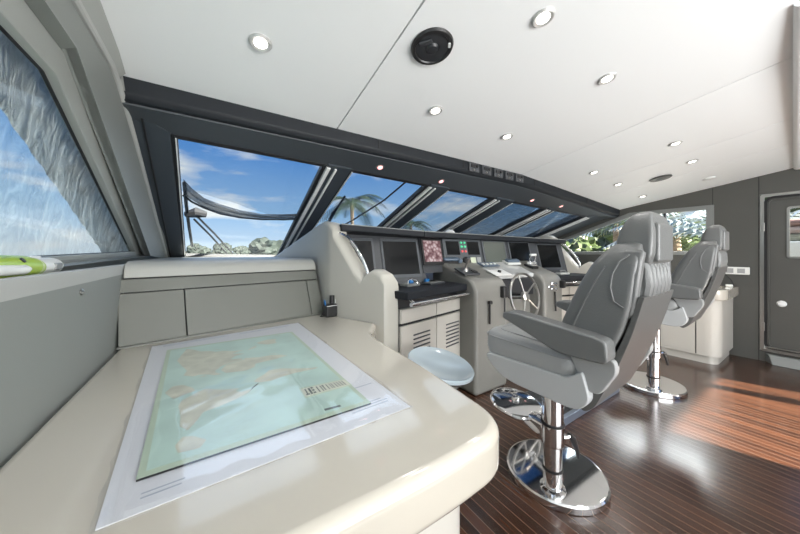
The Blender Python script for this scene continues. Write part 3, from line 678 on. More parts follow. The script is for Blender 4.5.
# ================================================================ CONSOLES
CXc = 2.6
A13 = math.atan2(.23, .973)
def fin(sign):
    flip = sign < 0
    def Xw(x): return x if sign > 0 else 2*CXc-x
    lab = ('cream end panel with chrome grab rail between the chart desk and the console' if sign > 0 else 'cream end panel with chrome grab rail at the starboard end of the console')
    t = thing('console_end_panel', lab, 'panel', (Xw(0)-(0 if sign > 0 else .09), 0, 0))
    # plan: (y, x of outer face)
    def xo(y):
        if sign < 0: return .965+.53*(y-2.27) if y < 2.27 else .965-.12*(y-2.27)
        if y < 2.27: return .75-.48*(y-2.27)
        return .75-.08*(y-2.27)
    top = [(1.75, .97), (1.755, 1.05), (1.79, 1.10), (1.85, 1.13), (1.90, 1.10), (1.95, 1.045), (2.01, 1.115), (2.10, 1.25), (2.18, 1.365), (2.20, 1.40), (2.21, 1.46), (2.26, 1.50), (2.34, 1.515), (2.44, 1.50), (2.9, 1.41), (3.3, 1.33), (3.9, 1.21)]
    th = .125; rings = []
    for y, z in [(1.735, .86)]+top:
        x0 = xo(y); r = .03; P = rnd([(x0, 0), (x0+th, 0), (x0+th, z), (x0, z)], [0, 0, .035, .035], 4)
        if y < 1.74: P = rnd([(x0+.03, 0), (x0+th-.03, 0), (x0+th-.03, z), (x0+.03, z)], [0, 0, .035, .035], 4)
        rings.append([(px, y, pz) for px, pz in P])
    MB().loft(rings).build('panel_body', M_fin, t, flip, 60)
    xr = lambda y: xo(y)+th*.55
    pts = [(2.225, 1.40), (2.19, 1.402), (2.15, 1.385), (2.10, 1.345), (2.04, 1.27), (1.99, 1.19), (1.955, 1.11), (1.95, 1.05)]
    MB().tube([(xr(y), y, z) for y, z in pts], .013, 12).build('grab_rail', M_chr, t, flip)
    MB().lathe([(.0, 0), (.028, 0), (.028, .008), (.018, .014), (0, .014)], (xr(2.215), 2.215, 1.40), rot_to((0, -1, .1)), 20).build('rail_foot', M_chr, t, flip)
    MB().lathe([(.0, 0), (.024, 0), (.024, .008), (.016, .014), (0, .014)], (xr(1.955), 1.955, 1.046), rot_to((0, 0, 1)), 20).build('rail_foot', M_chr, t, flip)
fin(1); fin(-1)

def wing(sign):
    flip = sign < 0
    side = 'port' if sign > 0 else 'starboard'
    def fr(lab, name, cat): return thing(name, lab, cat, (1.116 if sign > 0 else 2*CXc-1.116, 1.71, 0), A13*sign)
    t = fr('%s side console unit with louvred cream doors, dark shelf and black screen' % side, 'side_console', 'console')
    W_ = .857
    MB().b2((-.0, .02, .0), (W_, .55, .84), .003).build('body', M_cons, t, flip)
    for x0, x1 in ((.008, .425), (.433, W_-.006)):
        MB().b2((x0, 0, .735), (x1, .02, .836), .004).build('drawer', M_white, t, flip)
        d = MB(); d.b2((x0, 0, .10), (x1, .02, .715), .004); d = d.build('door', M_white, t, flip)
        for k in range(7):
            z = .63-k*.032; cxm = (x0+x1)/2+.02
            l = MB().box((cxm, -.002, z), (.20, .012, .010), None, .003).build('louver', M_panel, d, flip)
    MB().b2((0, .014, .716), (W_, .03, .734)).build('gap_shadow_strip', M_gap, t, flip)
    MB().b2((0, .03, .84), (W_, .35, .918)).build('recess', M_dark, t, flip)
    MB().b2((-.02, -.085, .918), (W_+.01, .36 if sign > 0 else .30, .975), .008, 3).build('shelf', M_visor, t, flip)
    MB().tube([(-.03, -.125, .895), (W_-.06, -.125, .895), (W_-.02, -.115, .895), (W_+.0, -.05, .895)], .015, 12).build('hand_rail', M_chr, t, flip)
    for x in (.02, W_-.06): MB().tube([(x, -.12, .895), (x, -.06, .925)], .009, 8).build('rail_bracket', M_chr, t, flip)
    # instrument panel, leaning away
    a, c = (.25, .975), (.375, 1.41)
    if sign > 0:      # world line of the panel foot on the port side, brought into the unit's own frame
        def loc(X, Y): dx, dy = X-1.116, Y-1.71; return Vector((dx*.9732+dy*.2300, -dx*.2300+dy*.9732))
        E0, E1 = loc(.93, 2.17), loc(1.66, 2.10); nn = Vector((-(E1-E0).y, (E1-E0).x)).normalized(); xa_, xb_ = 0, 1
    else:
        E0, E1 = Vector((-.05, .25)), Vector((.62, .25)); nn = Vector((0, 1))
    LE = (E1-E0).length; ue = (E1-E0)/LE
    if sign < 0: E0 = Vector((0, .25))
    def on(x, v, off=.0):
        q = E0+ue*x+nn*((c[0]-a[0])*v-off*.961); return (q.x, q.y, a[1]+(c[1]-a[1])*v-off*.276)
    pa, pb = (0, LE) if sign > 0 else (.15, .62)
    MB().hull([on(pa, 0), on(pb, 0), on(pb, 1), on(pa, 1)], [on(pa, 0, -.12), on(pb, 0, -.12), on(pb, 1, -.05), on(pa, 1, -.05)]).build('instrument_panel', M_panel, t, flip)
    for x0, x1 in (((.30, .69), (.02, .235)) if sign > 0 else ((.235, .61),)):
        s_ = MB().hull([on(x0, .13, .012), on(x1, .13, .012), on(x1, .93, .012), on(x0, .93, .012)], [on(x0, .13, -.005), on(x1, .13, -.005), on(x1, .93, -.005), on(x0, .93, -.005)], .006).build('screen', M_bez, t, flip)
        g_ = .022
        MB().hull([on(x0+g_, .20, .0145), on(x1-g_, .20, .0145), on(x1-g_, .885, .0145), on(x0+g_, .885, .0145)], [on(x0+g_, .20, .01), on(x1-g_, .20, .01), on(x1-g_, .885, .01), on(x0+g_, .885, .01)]).build('screen_glass', M_scr, s_, flip)
    return t
wing(1); wing(-1)

# central console
t = thing('helm_console', 'grey central helm console with two rounded arms and instrument panel', 'console', (CXc, 1.70, 0))
armp = [(.52, 1.19), (.30, 1.105), (.15, 1.045), (.06, 1.015), (.0, .94), (.0, 0), (.60, 0), (.60, 1.19)]
for s_ in (-1, 1):
    x0, x1 = (-.72, -.285) if s_ < 0 else (.34, .71)
    MB().prism(rnd(armp, [.05, .1, .1, .08, .10, 0, 0, 0], 6), 'x', x0, x1, .035, 4, 40).build('console_arm', M_cons, t)
MB().b2((-.32, .17, 0), (.34, .55, .96)).build('centre_front', M_cons, t)
MB().hull([(-.34, .13, .985), (.36, .13, .985), (.36, .46, 1.12), (-.34, .46, 1.12)], [(-.34, .13, 1.025), (.36, .13, 1.025), (.36, .46, 1.16), (-.34, .46, 1.16)], .01).build('centre_plate', M_slab, t)
MB().hull([(-.31, .125, .80), (.33, .125, .80), (.33, .125, .98), (-.31, .125, .98)], [(-.31, .2, .80), (.33, .2, .80), (.33, .2, .98), (-.31, .2, .98)], .005).build('dark_fascia', M_dark, t)
a, c = (.42, 1.06), (.50, 1.41)
MB().hull([(-.96, a[0], a[1]), (.96, a[0], a[1]), (.96, c[0], c[1]), (-.96, c[0], c[1])], [(-.96, a[0]+.1, a[1]), (.96, a[0]+.1, a[1]), (.96, c[0]+.05, c[1]), (-.96, c[0]+.05, c[1])]).build('instrument_panel', M_panel, t)
def on(x, v, off=0): return (x, a[0]+(c[0]-a[0])*v-off, a[1]+(c[1]-a[1])*v-off*.22)
def plate(x0, x1, v0, v1, o0, o1, nm, m, par, bev=.004):
    return MB().hull([on(x0, v0, o1), on(x1, v0, o1), on(x1, v1, o1), on(x0, v1, o1)], [on(x0, v0, o0), on(x1, v0, o0), on(x1, v1, o0), on(x0, v1, o0)], bev).build(nm, m, par)
cd_ = plate(-.955, -.70, .22, .96, 0, .02, 'camera_display', M_blk, t); plate(-.935, -.72, .32, .90, .018, .022, 'camera_picture', M_disp, cd_, 0)
cp = plate(-.68, -.13, .08, .97, 0, .014, 'gauge_panel', M_bez, t)
plate(-.64, -.46, .50, .90, .012, .017, 'gauge_display', M_scr, cp, .002); plate(-.34, -.16, .50, .90, .012, .017, 'gauge_display', M_scr, cp, .002)
for k, (x, v, m) in enumerate([(-.425, .86, M_led_g), (-.375, .86, M_led_g), (-.425, .74, M_led_g), (-.375, .74, M_led_g), (-.425, .60, M_led_r), (-.375, .60, M_led_r)]):
    MB().lathe([(0, 0), (.014, 0), (.012, .01), (0, .012)], on(x, v, .013), rot_to((0, -1, .2)), 14).build('indicator', m, cp)
MB().lathe([(0, 0), (.047, 0), (.047, .02), (.036, .03), (.030, .022), (0, .022)], on(-.39, .30, .012), rot_to((0, -1, .2)), 32).build('compass_ring', M_blk, cp)
MB().lathe([(0, 0), (.028, 0), (.02, .012), (0, .014)], on(-.39, .30, .034), rot_to((0, -1, .2)), 24).build('dial_face', M_knob, cp)
plate(-.60, -.50, .20, .42, .012, .018, 'key_pad', M_knob, cp, .002); plate(-.32, -.24, .18, .42, .012, .018, 'key_pad', M_yel, cp, .002); plate(-.22, -.16, .2, .42, .012, .018, 'key_pad', M_knob, cp, .002)
for x0, x1, mm in ((-.10, .31, mat('screen_off_reflective', (.11, .125, .11), .15, coat=.5)), (.36, .80, M_scr)):
    s_ = plate(x0, x1, .10, .97, 0, .014, 'screen', M_bez, t); plate(x0+.025, x1-.025, .20, .92, .013, .017, 'screen_glass', mm, s_, .001)
# things on the arm fronts
for s_, xs in ((-1, (-.35,)), (1, (.38, .48, .55))):
    pass
for (x, z, r) in ((.47, .915, .022), (.47, .86, .018), (.41, .885, .018)):
    MB().lathe([(0, 0), (r, 0), (r, .012), (r*.6, .018), (r*.5, .04), (r*.8, .045), (r*.8, .06), (0, .066)], (x, .002, z), rot_to((0, -1, 0)), 18).build('control_knob', M_chr, t)
MB().box((.66, -.02, .90), (.06, .05, .085), None, .012).build('microphone_clip', M_blk, t)
MB().tube([(.50, -.02, .83), (.50, -.03, .62)], .010, 10).build('hand_microphone_stem', M_blk, t)
for x, z in ((-.37, .89),): MB().box((x, -.02, z), (.055, .05, .11), None, .014).build('black_grip', M_blk, t)
MB().tube([(-.37, -.03, .84), (-.375, -.035, .66)], .008, 8).build('cord', M_blk, t)
MB().tube([(-.56, -.018, .80), (-.56, -.018, .62)], .009, 10).build('engine_stop_lever', M_blk, t)
MB().box((-.56, -.022, .81), (.035, .035, .03), None, .008).build('lever_knob', M_blk, t)
# wheel
t = thing('ship_wheel', 'stainless spoked steering wheel between the two console arms', 'steering wheel', (2.575, 1.69, .82))
tl = rot_to((0, -1, .18))
def tp(r, a): return tl @ Vector((r*math.cos(a), r*math.sin(a), 0))
MB().tube([tp(.228, 2*math.pi*k/48) for k in range(48)], .0125, 10, closed=True).build('rim', M_steel, t)
for k in range(5): 
    a_ = math.pi/2+2*math.pi*k/5+.25
    MB().tube([tp(.03, a_), tp(.226, a_)], .008, 8).build('spoke', M_steel, t)
MB().lathe([(0, -.02), (.045, -.02), (.045, .01), (.03, .022), (0, .026)], (0, 0, 0), tl, 24).build('hub', M_steel, t)
MB().tube([(0, .01, 0), (0, .18, -.02)], .028, 14).build('shaft', M_blk, t)
# visor over the instruments
vp = [(.3, 1.45)]
pl = [(-.38, .30, 1), (.616, .30, 1)]
def wpt(x, y, s=1):
    X = 1.116+.973*x-.23*y; Y = 1.71+.23*x+.973*y
    return (X, Y) if s > 0 else (2*CXc-X, Y)
P_ = [(.845, 2.17), wpt(.616, .28), wpt(.616, .28, -1), wpt(.15, .28, -1)]
nrm = [(-.23, .973), (-.12, .99), (.12, .99), (.23, .973)]
labs = ['dark padded visor above the port side screens', 'long dark padded visor above the central instruments', 'dark padded visor above the starboard end screen']
for i in range(3):
    (xa, ya), (xb, yb) = P_[i], P_[i+1]; L_ = math.hypot(xb-xa, yb-ya); an = math.atan2(yb-ya, xb-xa)
    zz = (1.487, 1.458, 1.446)[i]; z2 = (1.458, 1.446, 1.435)[i]
    t = thing('dashboard_visor', labs[i], 'visor', (xa, ya, zz), an)
    P = rnd([(0, -.055), (.0, -.006), (.012, .0), (.75, -.10), (.75, -.14), (.17, -.14), (.14, -.075)], [.01, .012, .012, 0, 0, 0, 0], 4)
    rings = []
    for x in (.004, L_*.33, L_*.66, L_-.004): rings.append([(x, y, z+(z2-zz)*x/L_) for y, z in P])
    MB().loft(rings).build('hood', M_visor, t)
    MB().tube([(.004, .006, -.004), (L_-.004, .006, -.004+(z2-zz))], .006, 8).build('edge_piping', M_gplas, t)
# dash top behind the visors up to the windshield
struct(MB().hull([(.72, 2.75, 1.1), (4.6, 2.75, 1.1), (4.9, 4.2, 1.1), (.62, 4.2, 1.1)], [(.72, 2.75, 1.33), (4.6, 2.75, 1.32), (4.9, 4.2, 1.18), (.62, 4.2, 1.18)], .01).build('trim_8', M_dark), 'dark dashboard top running forward to the windshield', 'dashboard')
tag(MB().lathe([(0, 0), (.055, 0), (.05, .02), (.03, .038), (0, .045)], (0, 0, 0), None, 24).build('dome_antenna', M_wplas), 'small white dome on top of the dashboard visor', 'dome').location = atY(450, 231, 2.30)-Vector((0, 0, .028))

# loose controls on the console
def on_plate(px, py):   # point on sloping top of console
    d = ray(px, py); best = None
    for k in range(300):
        Y = 1.70+.55*k/300; p = EYE+d*(Y/d.y); y = Y-1.70
        z = 1.015+(y-.06)*.38
        if best is None or abs(p.z-z) < best[0]: best = (abs(p.z-z), Vector((p.x, Y, z)))
    return best[1]
slope = Matrix.Rotation(R(21), 4, 'X')
def tilted(t): t.rotation_euler = (R(21), 0, 0)
p = on_plate(467, 273)
t = thing('joystick_control', 'black joystick on a flat plate on the port arm of the helm console', 'joystick', p+Vector((0, 0, .008)), 0); tilted(t)
MB().box((0, 0, .008), (.20, .15, .016), None, .005).build('plate', M_panel, t)
MB().lathe([(0, .0), (.035, .0), (.028, .02), (.012, .03), (.010, .07), (.017, .085), (.017, .12), (.0, .128)], (-.02, .01, .014), None, 20).build('stick', M_steel, t)
MB().box((.06, -.03, .02), (.05, .05, .012), None, .004).build('button_pad', M_blk, t)
p = on_plate(452, 263)
t = thing('intercom_handset', 'blue-grey handset in its cradle left of the joystick', 'handset', p+Vector((0, .02, .01)), R(-12)); t.rotation_euler = (R(20), 0, R(-15))
MB().box((0, 0, .008), (.20, .08, .02), None, .006).build('cradle', M_blk, t)
MB().box((0, 0, .030), (.17, .055, .03), None, .012, 3).build('receiver', M_phone, t)
MB().box((.085, -.02, .022), (.04, .06, .04), None, .01, 3).build('earpiece', M_phone, t)
p = on_plate(513, 264)
t = thing('intercom_handset', 'blue-grey handset on the starboard arm below the dark screens', 'handset', p+Vector((0, .02, .01))); t.rotation_euler = (R(20), 0, R(-10))
MB().box((0, 0, .008), (.20, .10, .02), None, .006).build('cradle', M_wplas, t)
MB().box((0, 0, .032), (.18, .06, .03), None, .012, 3).build('receiver', M_phone, t)
p = atY(531, 268, 1.95)
t = thing('throttle_control', 'chrome twin-lever throttle control on top of the starboard console arm', 'throttle', (p.x, p.y, 1.085)); t.rotation_euler = (R(15), 0, 0)
MB().box((0, 0, .01), (.12, .12, .03), None, .008).build('base', M_blk, t)
MB().lathe([(0, -.045), (.04, -.045), (.042, 0), (.04, .045), (0, .045)], (0, 0, .03), rot_to((1, 0, 0)), 24).build('barrel', M_chr, t)
for s_ in (-1, 1):
    MB().tube([(s_*.045, 0, .04), (s_*.05, .01, .10), (s_*.048, .012, .14)], .008, 10).build('lever', M_chr, t)
MB().tube([(-.05, .012, .145), (.05, .012, .145)], .014, 12).build('handle', M_wplas, t)
p = on_plate(499, 274)
t = thing('control_plate', 'flat white control plate with a black knob on the centre of the console', 'panel', p+Vector((0, 0, .012))); tilted(t)
MB().box((0, 0, .004), (.24, .13, .008), None, .003).build('plate', M_wplas, t)
MB().lathe([(0, 0), (.018, 0), (.016, .018), (0, .02)], (0, 0, .008), None, 18).build('knob', M_blk, t)
p = on_plate(490, 266)
t = thing('control_plate', 'flat grey-blue switch plate behind the white control plate', 'panel', p+Vector((0, .02, .012))); tilted(t)
MB().box((0, 0, .004), (.26, .10, .01), None, .003).build('plate', M_phone, t)
for k in range(4): MB().box((-.09+.06*k, 0, .012), (.03, .03, .01), None, .003).build('switch', M_strip, t)
X_, Y_ = wpt(.28, .16)
t = thing('autopilot_controller', 'small controller with a blue ball and chrome frame on the port shelf', 'controller', (X_, Y_, .976), A13)
MB().box((0, 0, .012), (.16, .09, .024), None, .008).build('base', M_gplas, t)
MB().sphere((0, 0, .034), (.028, .028, .02)).build('trackball', M_blue, t)
MB().tube([(-.06, -.03, .02), (-.05, -.02, .045), (0, .0, .056), (.05, -.02, .045), (.06, -.03, .02)], .006, 8).build('guard', M_chr, t)
X_, Y_ = wpt(.55, .12)
t = thing('flat_keypad', 'slim grey keypad lying on the dark port shelf', 'keypad', (X_, Y_, .976), A13)
MB().box((0, 0, .008), (.22, .10, .016), None, .005).build('case', M_panel, t)
MB().box((0, 0, .017), (.20, .08, .004), None, .002).build('keys', M_gplas, t)
X_, Y_ = wpt(.60, .24)
tag(MB().box((X_, Y_, .9945), (.05, .04, .035), ('Z', A13), .01).build('blue_remote', M_blue), 'small blue gadget at the foot of the port console arm', 'gadget')
X_, Y_ = wpt(.40, .12, -1)
t = thing('autopilot_controller', 'small pale controller on the starboard shelf', 'controller', (X_, Y_, .976), -A13)
MB().box((0, 0, .012), (.15, .09, .024), None, .008).build('base', M_wplas, t)
MB().tube([(-.05, -.02, .02), (-.04, 0, .05), (.04, 0, .05), (.05, -.02, .02)], .008, 8).build('guard', M_gplas, t)

# foot board in front of the wheel
t = thing('foot_platform', 'low dark ribbed foot platform with metal edge behind the wheel', 'platform', (2.05, 1.07, 0))
MB().b2((0, .03, 0), (1.0, .40, .05), .003).build('deck', M_mat, t)
b = MB()
for k in range(12): b.b2((.0, .05+k*.028, .05), (1.0, .062+k*.028, .055))
b.build('ribs', M_dark, t)
MB().b2((-.0, .0, 0), (1.0, .035, .058), .005).build('edge_strip', mat('anodised_edge', (.22, .26, .33), .3, metal=.6), t)

# ================================================================ HELM CHAIRS
def rrect(w, yf, yr, z, r, n=5, tilt=0):
    P = rnd([(-w/2, yr), (w/2, yr), (w/2, yf), (-w/2, yf)], [r*.4, r*.4, r, r], n); return [(x, y, z+(y-yf)*tilt) for x, y in P]
def chair():
    t = thing('helm_chair', '', 'chair', (0, 0, 0), 0, 'helm chairs')
    # chrome base plate and column
    MB().lathe([(0, 0), (.250, 0), (.254, .004), (.254, .033), (.247, .040), (.240, .041), (0, .043)], (.15, .062, 0), None, 64).build('base_plate', M_chr, t)
    MB().lathe([(.06, .039), (.06, .05), (.046, .056), (.044, .06), (.044, .36), (.044, .40)], (0, 0, 0), None, 32).build('column', M_chr, t)
    MB().lathe([(.045, .14), (.048, .142), (.048, .152), (.045, .154)], (0, 0, 0), None, 32).build('column_ring', M_rub, t)
    MB().lathe([(.044, .27), (.052, .272), (.054, .28), (.054, .37), (.052, .375), (.05, .376), (.05, .61)], (0, 0, 0), None, 32).build('sleeve', M_chr, t)
    MB().lathe([(.0545, .372), (.056, .374), (.056, .382), (.0545, .384)], (0, 0, 0), None, 32).build('column_ring', M_rub, t)
    f = MB().hull([(-.045, .03, .28), (.045, .03, .28), (.045, .03, .37), (-.045, .03, .37)], [(.0, .22, .325), (.07, .22, .325), (.07, .22, .36), (.0, .22, .36)], .012).build('foot_rest', M_chr, t)
    MB().lathe([(0, -.03), (.105, -.026), (.137, -.006), (.145, .006), (.141, .016), (.127, .020), (0, .026)], (.04, .235, .36), Matrix.Rotation(R(8), 4, 'X'), 48).build('foot_plate', M_chr, f)
    MB().lathe([(.024, 0), (.020, .016), (.0, .02)], (.04, .235, .384), Matrix.Rotation(R(8), 4, 'X'), 20).build('plate_boss', M_chr, f)
    lv = MB().tube([(.048, -.03, .30), (.08, -.05, .302)], .010, 8).build('clamp_lever', M_chr, t)
    MB().tube([(.075, -.047, .305), (.092, -.056, .29), (.112, -.068, .23), (.118, -.072, .19)], [.015, .016, .011, .009], 10).build('lever_grip', M_blk, lv)
    # seat
    MB().prism(rnd([(.215, .728), (.222, .71), (.200, .68), (.125, .632), (.06, .620), (-.19, .612), (-.232, .625), (-.265, .67), (-.235, .78), (-.18, .735)], [.01, .02, .03, .05, .05, .04, .04, .03, .02, .03], 4), 'x', -.248, .248, .018, 3, 45).build('seat_shell', M_shell, t)
    rings = []
    for z, s_ in ((.70, .97), (.72, 1.02), (.765, 1.06), (.805, 1.05), (.826, 1.01), (.836, .95), (.838, .5)):
        rings.append([(x*s_, .0+(y-.02)*s_+.02, z-.012*(1-(abs(x)/.23)**2)*0+(y*.045 if z > .79 else 0)) for x, y in rnd([(-.228, -.21), (.228, -.21), (.228, .238), (-.228, .238)], .07, 6)])
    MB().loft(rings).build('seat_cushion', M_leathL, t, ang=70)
    MB().tube([(x*1.04, y*1.03, .812+y*.04) for x, y in rnd([(-.232, -.2), (.232, -.2), (.232, .243), (-.232, .243)], .07, 6)], .0035, 6, closed=True).build('seat_piping', M_leathL, t)
    MB().tube([(x*.78, y*.78+.01, .839+y*.035) for x, y in rnd([(-.232, -.2), (.232, -.2), (.232, .243), (-.232, .243)], .07, 6)], .003, 6, closed=True).build('seat_seam', M_leathL, t)
    # backrest
    S = [(.74, .43, -.08, -.255, .05), (.78, .44, -.084, -.275, .05), (.86, .452, -.10, -.320, .05), (.96, .458, -.138, -.360, .05), (1.06, .46, -.178, -.385, .05),
         (1.14, .455, -.214, -.395, .05), (1.20, .44, -.245, -.402, .05), (1.235, .415, -.268, -.404, .05), (1.26, .38, -.288, -.403, .05), (1.28, .335, -.306, -.400, .045), (1.292, .27, -.325, -.392, .035)]
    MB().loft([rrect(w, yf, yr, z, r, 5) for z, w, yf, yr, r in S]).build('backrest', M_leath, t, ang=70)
    for s_ in (-1, 1):
        MB().tube([(s_*.205, -.378, 1.245), (s_*.2165, -.350, 1.22), (s_*.2255, -.330, 1.17), (s_*.2285, -.325, 1.12), (s_*.2295, -.336, 1.07), (s_*.2295, -.365, 1.05)], .0035, 6).build('side_piping', M_pipe, t)
        MB().tube([(s_*(w/2+.001), yf+(-.062), z) for z, w, yf, yr, r in S[2:7]], .003, 6).build('front_piping', M_pipe, t)
        rings = []
        for z, w, y0, y1 in ((1.0, .012, -.345, -.372), (1.03, .020, -.325, -.390), (1.10, .025, -.316, -.402), (1.17, .025, -.316, -.410), (1.22, .024, -.328, -.412), (1.25, .018, -.345, -.418), (1.262, .008, -.36, -.405)):
            cx_ = s_*(.193-(.012 if z > 1.2 else 0)); rings.append([(cx_+x, y, z) for x, y in rnd([(-w, y1), (w, y1), (w, y0), (-w, y0)], .018, 4)])
        MB().loft(rings).build('side_bolster', M_leath, t, ang=70)
    # pleated rear panel
    MB().b2((-.15, -.405, 1.06), (.15, -.36, 1.225), .012, 3).build('rear_pad', M_leath, t)
    for k in range(6):
        x = -.125+.05*k
        MB().tube([(x, -.385, 1.06), (x, -.396, 1.09), (x, -.402, 1.13), (x, -.400, 1.19), (x, -.388, 1.225)], [.018, .024, .025, .024, .016], 10).build('pleat', M_leath, t)
    # headrest
    H = [(1.205, .24, -.345, -.405, .02), (1.215, .28, -.330, -.418, .03), (1.25, .298, -.308, -.426, .04), (1.30, .285, -.308, -.428, .045), (1.345, .262, -.318, -.426, .045), (1.38, .235, -.334, -.420, .04), (1.40, .19, -.350, -.412, .028), (1.412, .12, -.368, -.40, .014)]
    MB().loft([rrect(w, yf, yr, z, r, 5) for z, w, yf, yr, r in H]).build('headrest', M_leath, t, ang=70)
    MB().box((0, -.421, 1.290), (.20, .034, .15), None, .012, 3).build('headrest_plate', M_leath, t)
    # back shell
    MB().prism(rnd([(-.225, .60), (-.262, .63), (-.335, .80), (-.385, .95), (-.420, 1.092), (-.402, 1.092), (-.366, .955), (-.285, .74), (-.23, .70), (-.20, .62)], [.02, .03, .05, .05, .004, .004, .05, .05, .02, .01], 4), 'x', -.205, .205, .004, 2, 60).build('back_shell', M_shellD, t)
    # armrests
    for s_ in (-1, 1):
        prof = rnd([(.092, .940), (.088, .968), (.04, .976), (-.29, .940), (-.335, .93), (-.34, .86), (-.325, .845), (-.16, .842), (-.09, .872)], [.01, .012, .03, .03, .02, .03, .02, .06, .06], 5)
        x0, x1 = (-.300, -.212) if s_ < 0 else (.212, .300)
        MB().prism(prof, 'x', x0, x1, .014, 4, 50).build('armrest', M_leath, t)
        MB().prism(rnd([(-.17, .85), (-.34, .85), (-.345, .80), (-.29, .70), (-.24, .70)], .02, 4), 'x', s_*.214-.018, s_*.214+.028*1, .008, 2, 50).build('armrest_bracket', M_leathL, t)
        MB().tube([(s_*.285, .03, .970), (s_*.290, -.15, .953), (s_*.290, -.30, .936)], .003, 6).build('armrest_piping', M_pipe, t)
    return t
ch = chair(); ch.location = (1.455, .80, 0); ch.rotation_euler = (0, 0, R(2.5))
ch['label'] = 'grey leather helm chair on a chrome pedestal, nearer one beside the chart desk'
c2 = dup(ch, (3.28, .90, 0), R(2), 'grey leather helm chair on a chrome pedestal, farther one near the cream counter')

for c_ in c2.children:      # the farther chair is set higher on its column
    if c_.name.split('.')[0] not in ('base_plate', 'column', 'column_ring', 'foot_rest'): c_.location.z += .055
# pale blue bucket stool behind the desk corner
t = thing('round_stool', 'pale blue glossy round stool seat just behind the chart desk edge', 'stool', (1.19, 1.37, -.012)); t.scale = (.86, .86, 1)
st = Matrix.Rotation(R(5), 4, 'Y') @ Matrix.Rotation(R(10), 4, 'X')
MB().lathe([(0, -.035), (.15, -.032), (.22, -.015), (.245, .008), (.245, .022), (.236, .028), (.224, .022), (.19, .004), (.09, -.008), (0, -.012)], (0, 0, .545), st, 56).build('seat', M_stool, t)
MB().lathe([(0, 0), (.18, 0), (.18, .012), (.05, .03), (.028, .05), (.028, .49)], (0, 0, 0), None, 32).build('pedestal', M_chr, t)

# ================================================================ OUTSIDE
tag(MB().b2((-140, -60, -2.1), (220, 330, -2.0)).build('harbour_water', M_water), 'dark harbour water outside the windows', 'water', kind='stuff')
rings = []
for Y, w, z in ((4.6, 2.9, 1.0), (5.5, 2.7, .98), (7.5, 2.0, .97), (9.5, 1.0, .98), (10.5, .2, 1.0)):
    rings.append([(2.44-w, Y, -2.0), (2.44+w, Y, -2.0), (2.44+w, Y, z), (2.44, Y, z+.06), (2.44-w, Y, z)])
tag(MB().loft(rings).build('foredeck', M_deckw), 'pale foredeck of the yacht beyond the windshield', 'deck')
# sun screens outside the glass
def onws(px, py, off=.1):
    d = ray(px, py); best = None
    for k in range(900):
        Y = 2.0+3*k/900; p = EYE+d*(Y/d.y); z = wsp(p.x, Y, off).z
        if best is None or abs(p.z-z) < best[0]: best = (abs(p.z-z), (p.x, Y, off))
    return best[1]
def sheet(P, off, name, m, lab, amp=.02, n=26):
    b = bmesh.new(); G = []
    for i in range(n+1):
        row = []
        for j in range(n+1):
            u, v = i/n, j/n; q = [Vector(p) for p in P]; p = lerp4(q, u, v)
            h = off+amp*(math.sin(u*9+v*5)+.6*math.sin(v*23-u*7)+.4*math.sin(u*31+v*13))*.5
            row.append(b.verts.new(wsp(p.x, p.y, h)))
        G.append(row)
    for i in range(n):
        for j in range(n): b.faces.new((G[i][j], G[i+1][j], G[i+1][j+1], G[i][j+1]))
    return tag(MB()._merge(b).build(name, m, None, False, 80), lab, 'sun screen', 'mesh sun screens outside the windshield')
sheet([(-.35, 2.05), (.80, 2.05), (.80, 3.25), (-.38, 2.80)], .07, 'mesh_screen', M_mesh, 'sheer dark mesh sun screen outside the leftmost windshield pane', .02)
sheet([(.83, 2.05), (1.80, 2.05), (1.80, 3.5), (.83, 3.3)], .07, 'mesh_screen', M_mesh, 'sheer dark mesh sun screen outside the second windshield pane', .02)
sheet([(1.85, 2.05), (2.8, 2.05), (2.8, 4.1), (1.85, 4.1)], .08, 'mesh_screen', screen_mat('mesh_screen_medium', (.08, .12, .2), .5, 3.5, stretch=(1, 3, 1)), 'wrinkled dark blue mesh sun screen outside the middle windshield pane', .05)
sheet([(2.85, 2.05), (3.82, 2.05), (3.82, 4.1), (2.85, 4.1)], .08, 'mesh_screen', M_meshD, 'wrinkled dark blue mesh sun screen outside the fourth windshield pane', .05)
sheet([(3.86, 2.05), (5.0, 2.05), (5.0, 4.1), (3.86, 4.1)], .08, 'mesh_screen', M_meshD, 'wrinkled dark blue mesh sun screen outside the rightmost windshield pane', .05)
M_fold = screen_mat('mesh_screen_fold', (.012, .016, .022), .8, 5, stretch=(1, 6, 1))
FH = [onws(*q)[:2] for q in ((183, 192), (192, 199), (204, 205), (220, 211), (240, 215), (262, 217), (284, 217), (304, 216))]
FT = [onws(*q)[:2] for q in ((183, 178), (192, 187), (204, 195), (220, 202), (240, 208), (262, 211), (284, 212), (304, 212))]
b = bmesh.new(); G = []
for k in range(len(FH)):
    row = []
    for m_ in range(7):
        v = m_/6; x, y = FH[k][0]*(1-v)+FT[k][0]*v, FH[k][1]*(1-v)+FT[k][1]*v
        row.append(b.verts.new(wsp(x, y, .08+.02*math.sin(m_*2.4+k*.7))))
    G.append(row)
for k in range(len(FH)-1):
    for m_ in range(6): b.faces.new((G[k][m_], G[k+1][m_], G[k+1][m_+1], G[k][m_+1]))
tag(MB()._merge(b).build('screen_fold', M_fold, None, False, 80), 'dark bunched fold along the bottom of the leftmost mesh sun screen', 'sun screen')
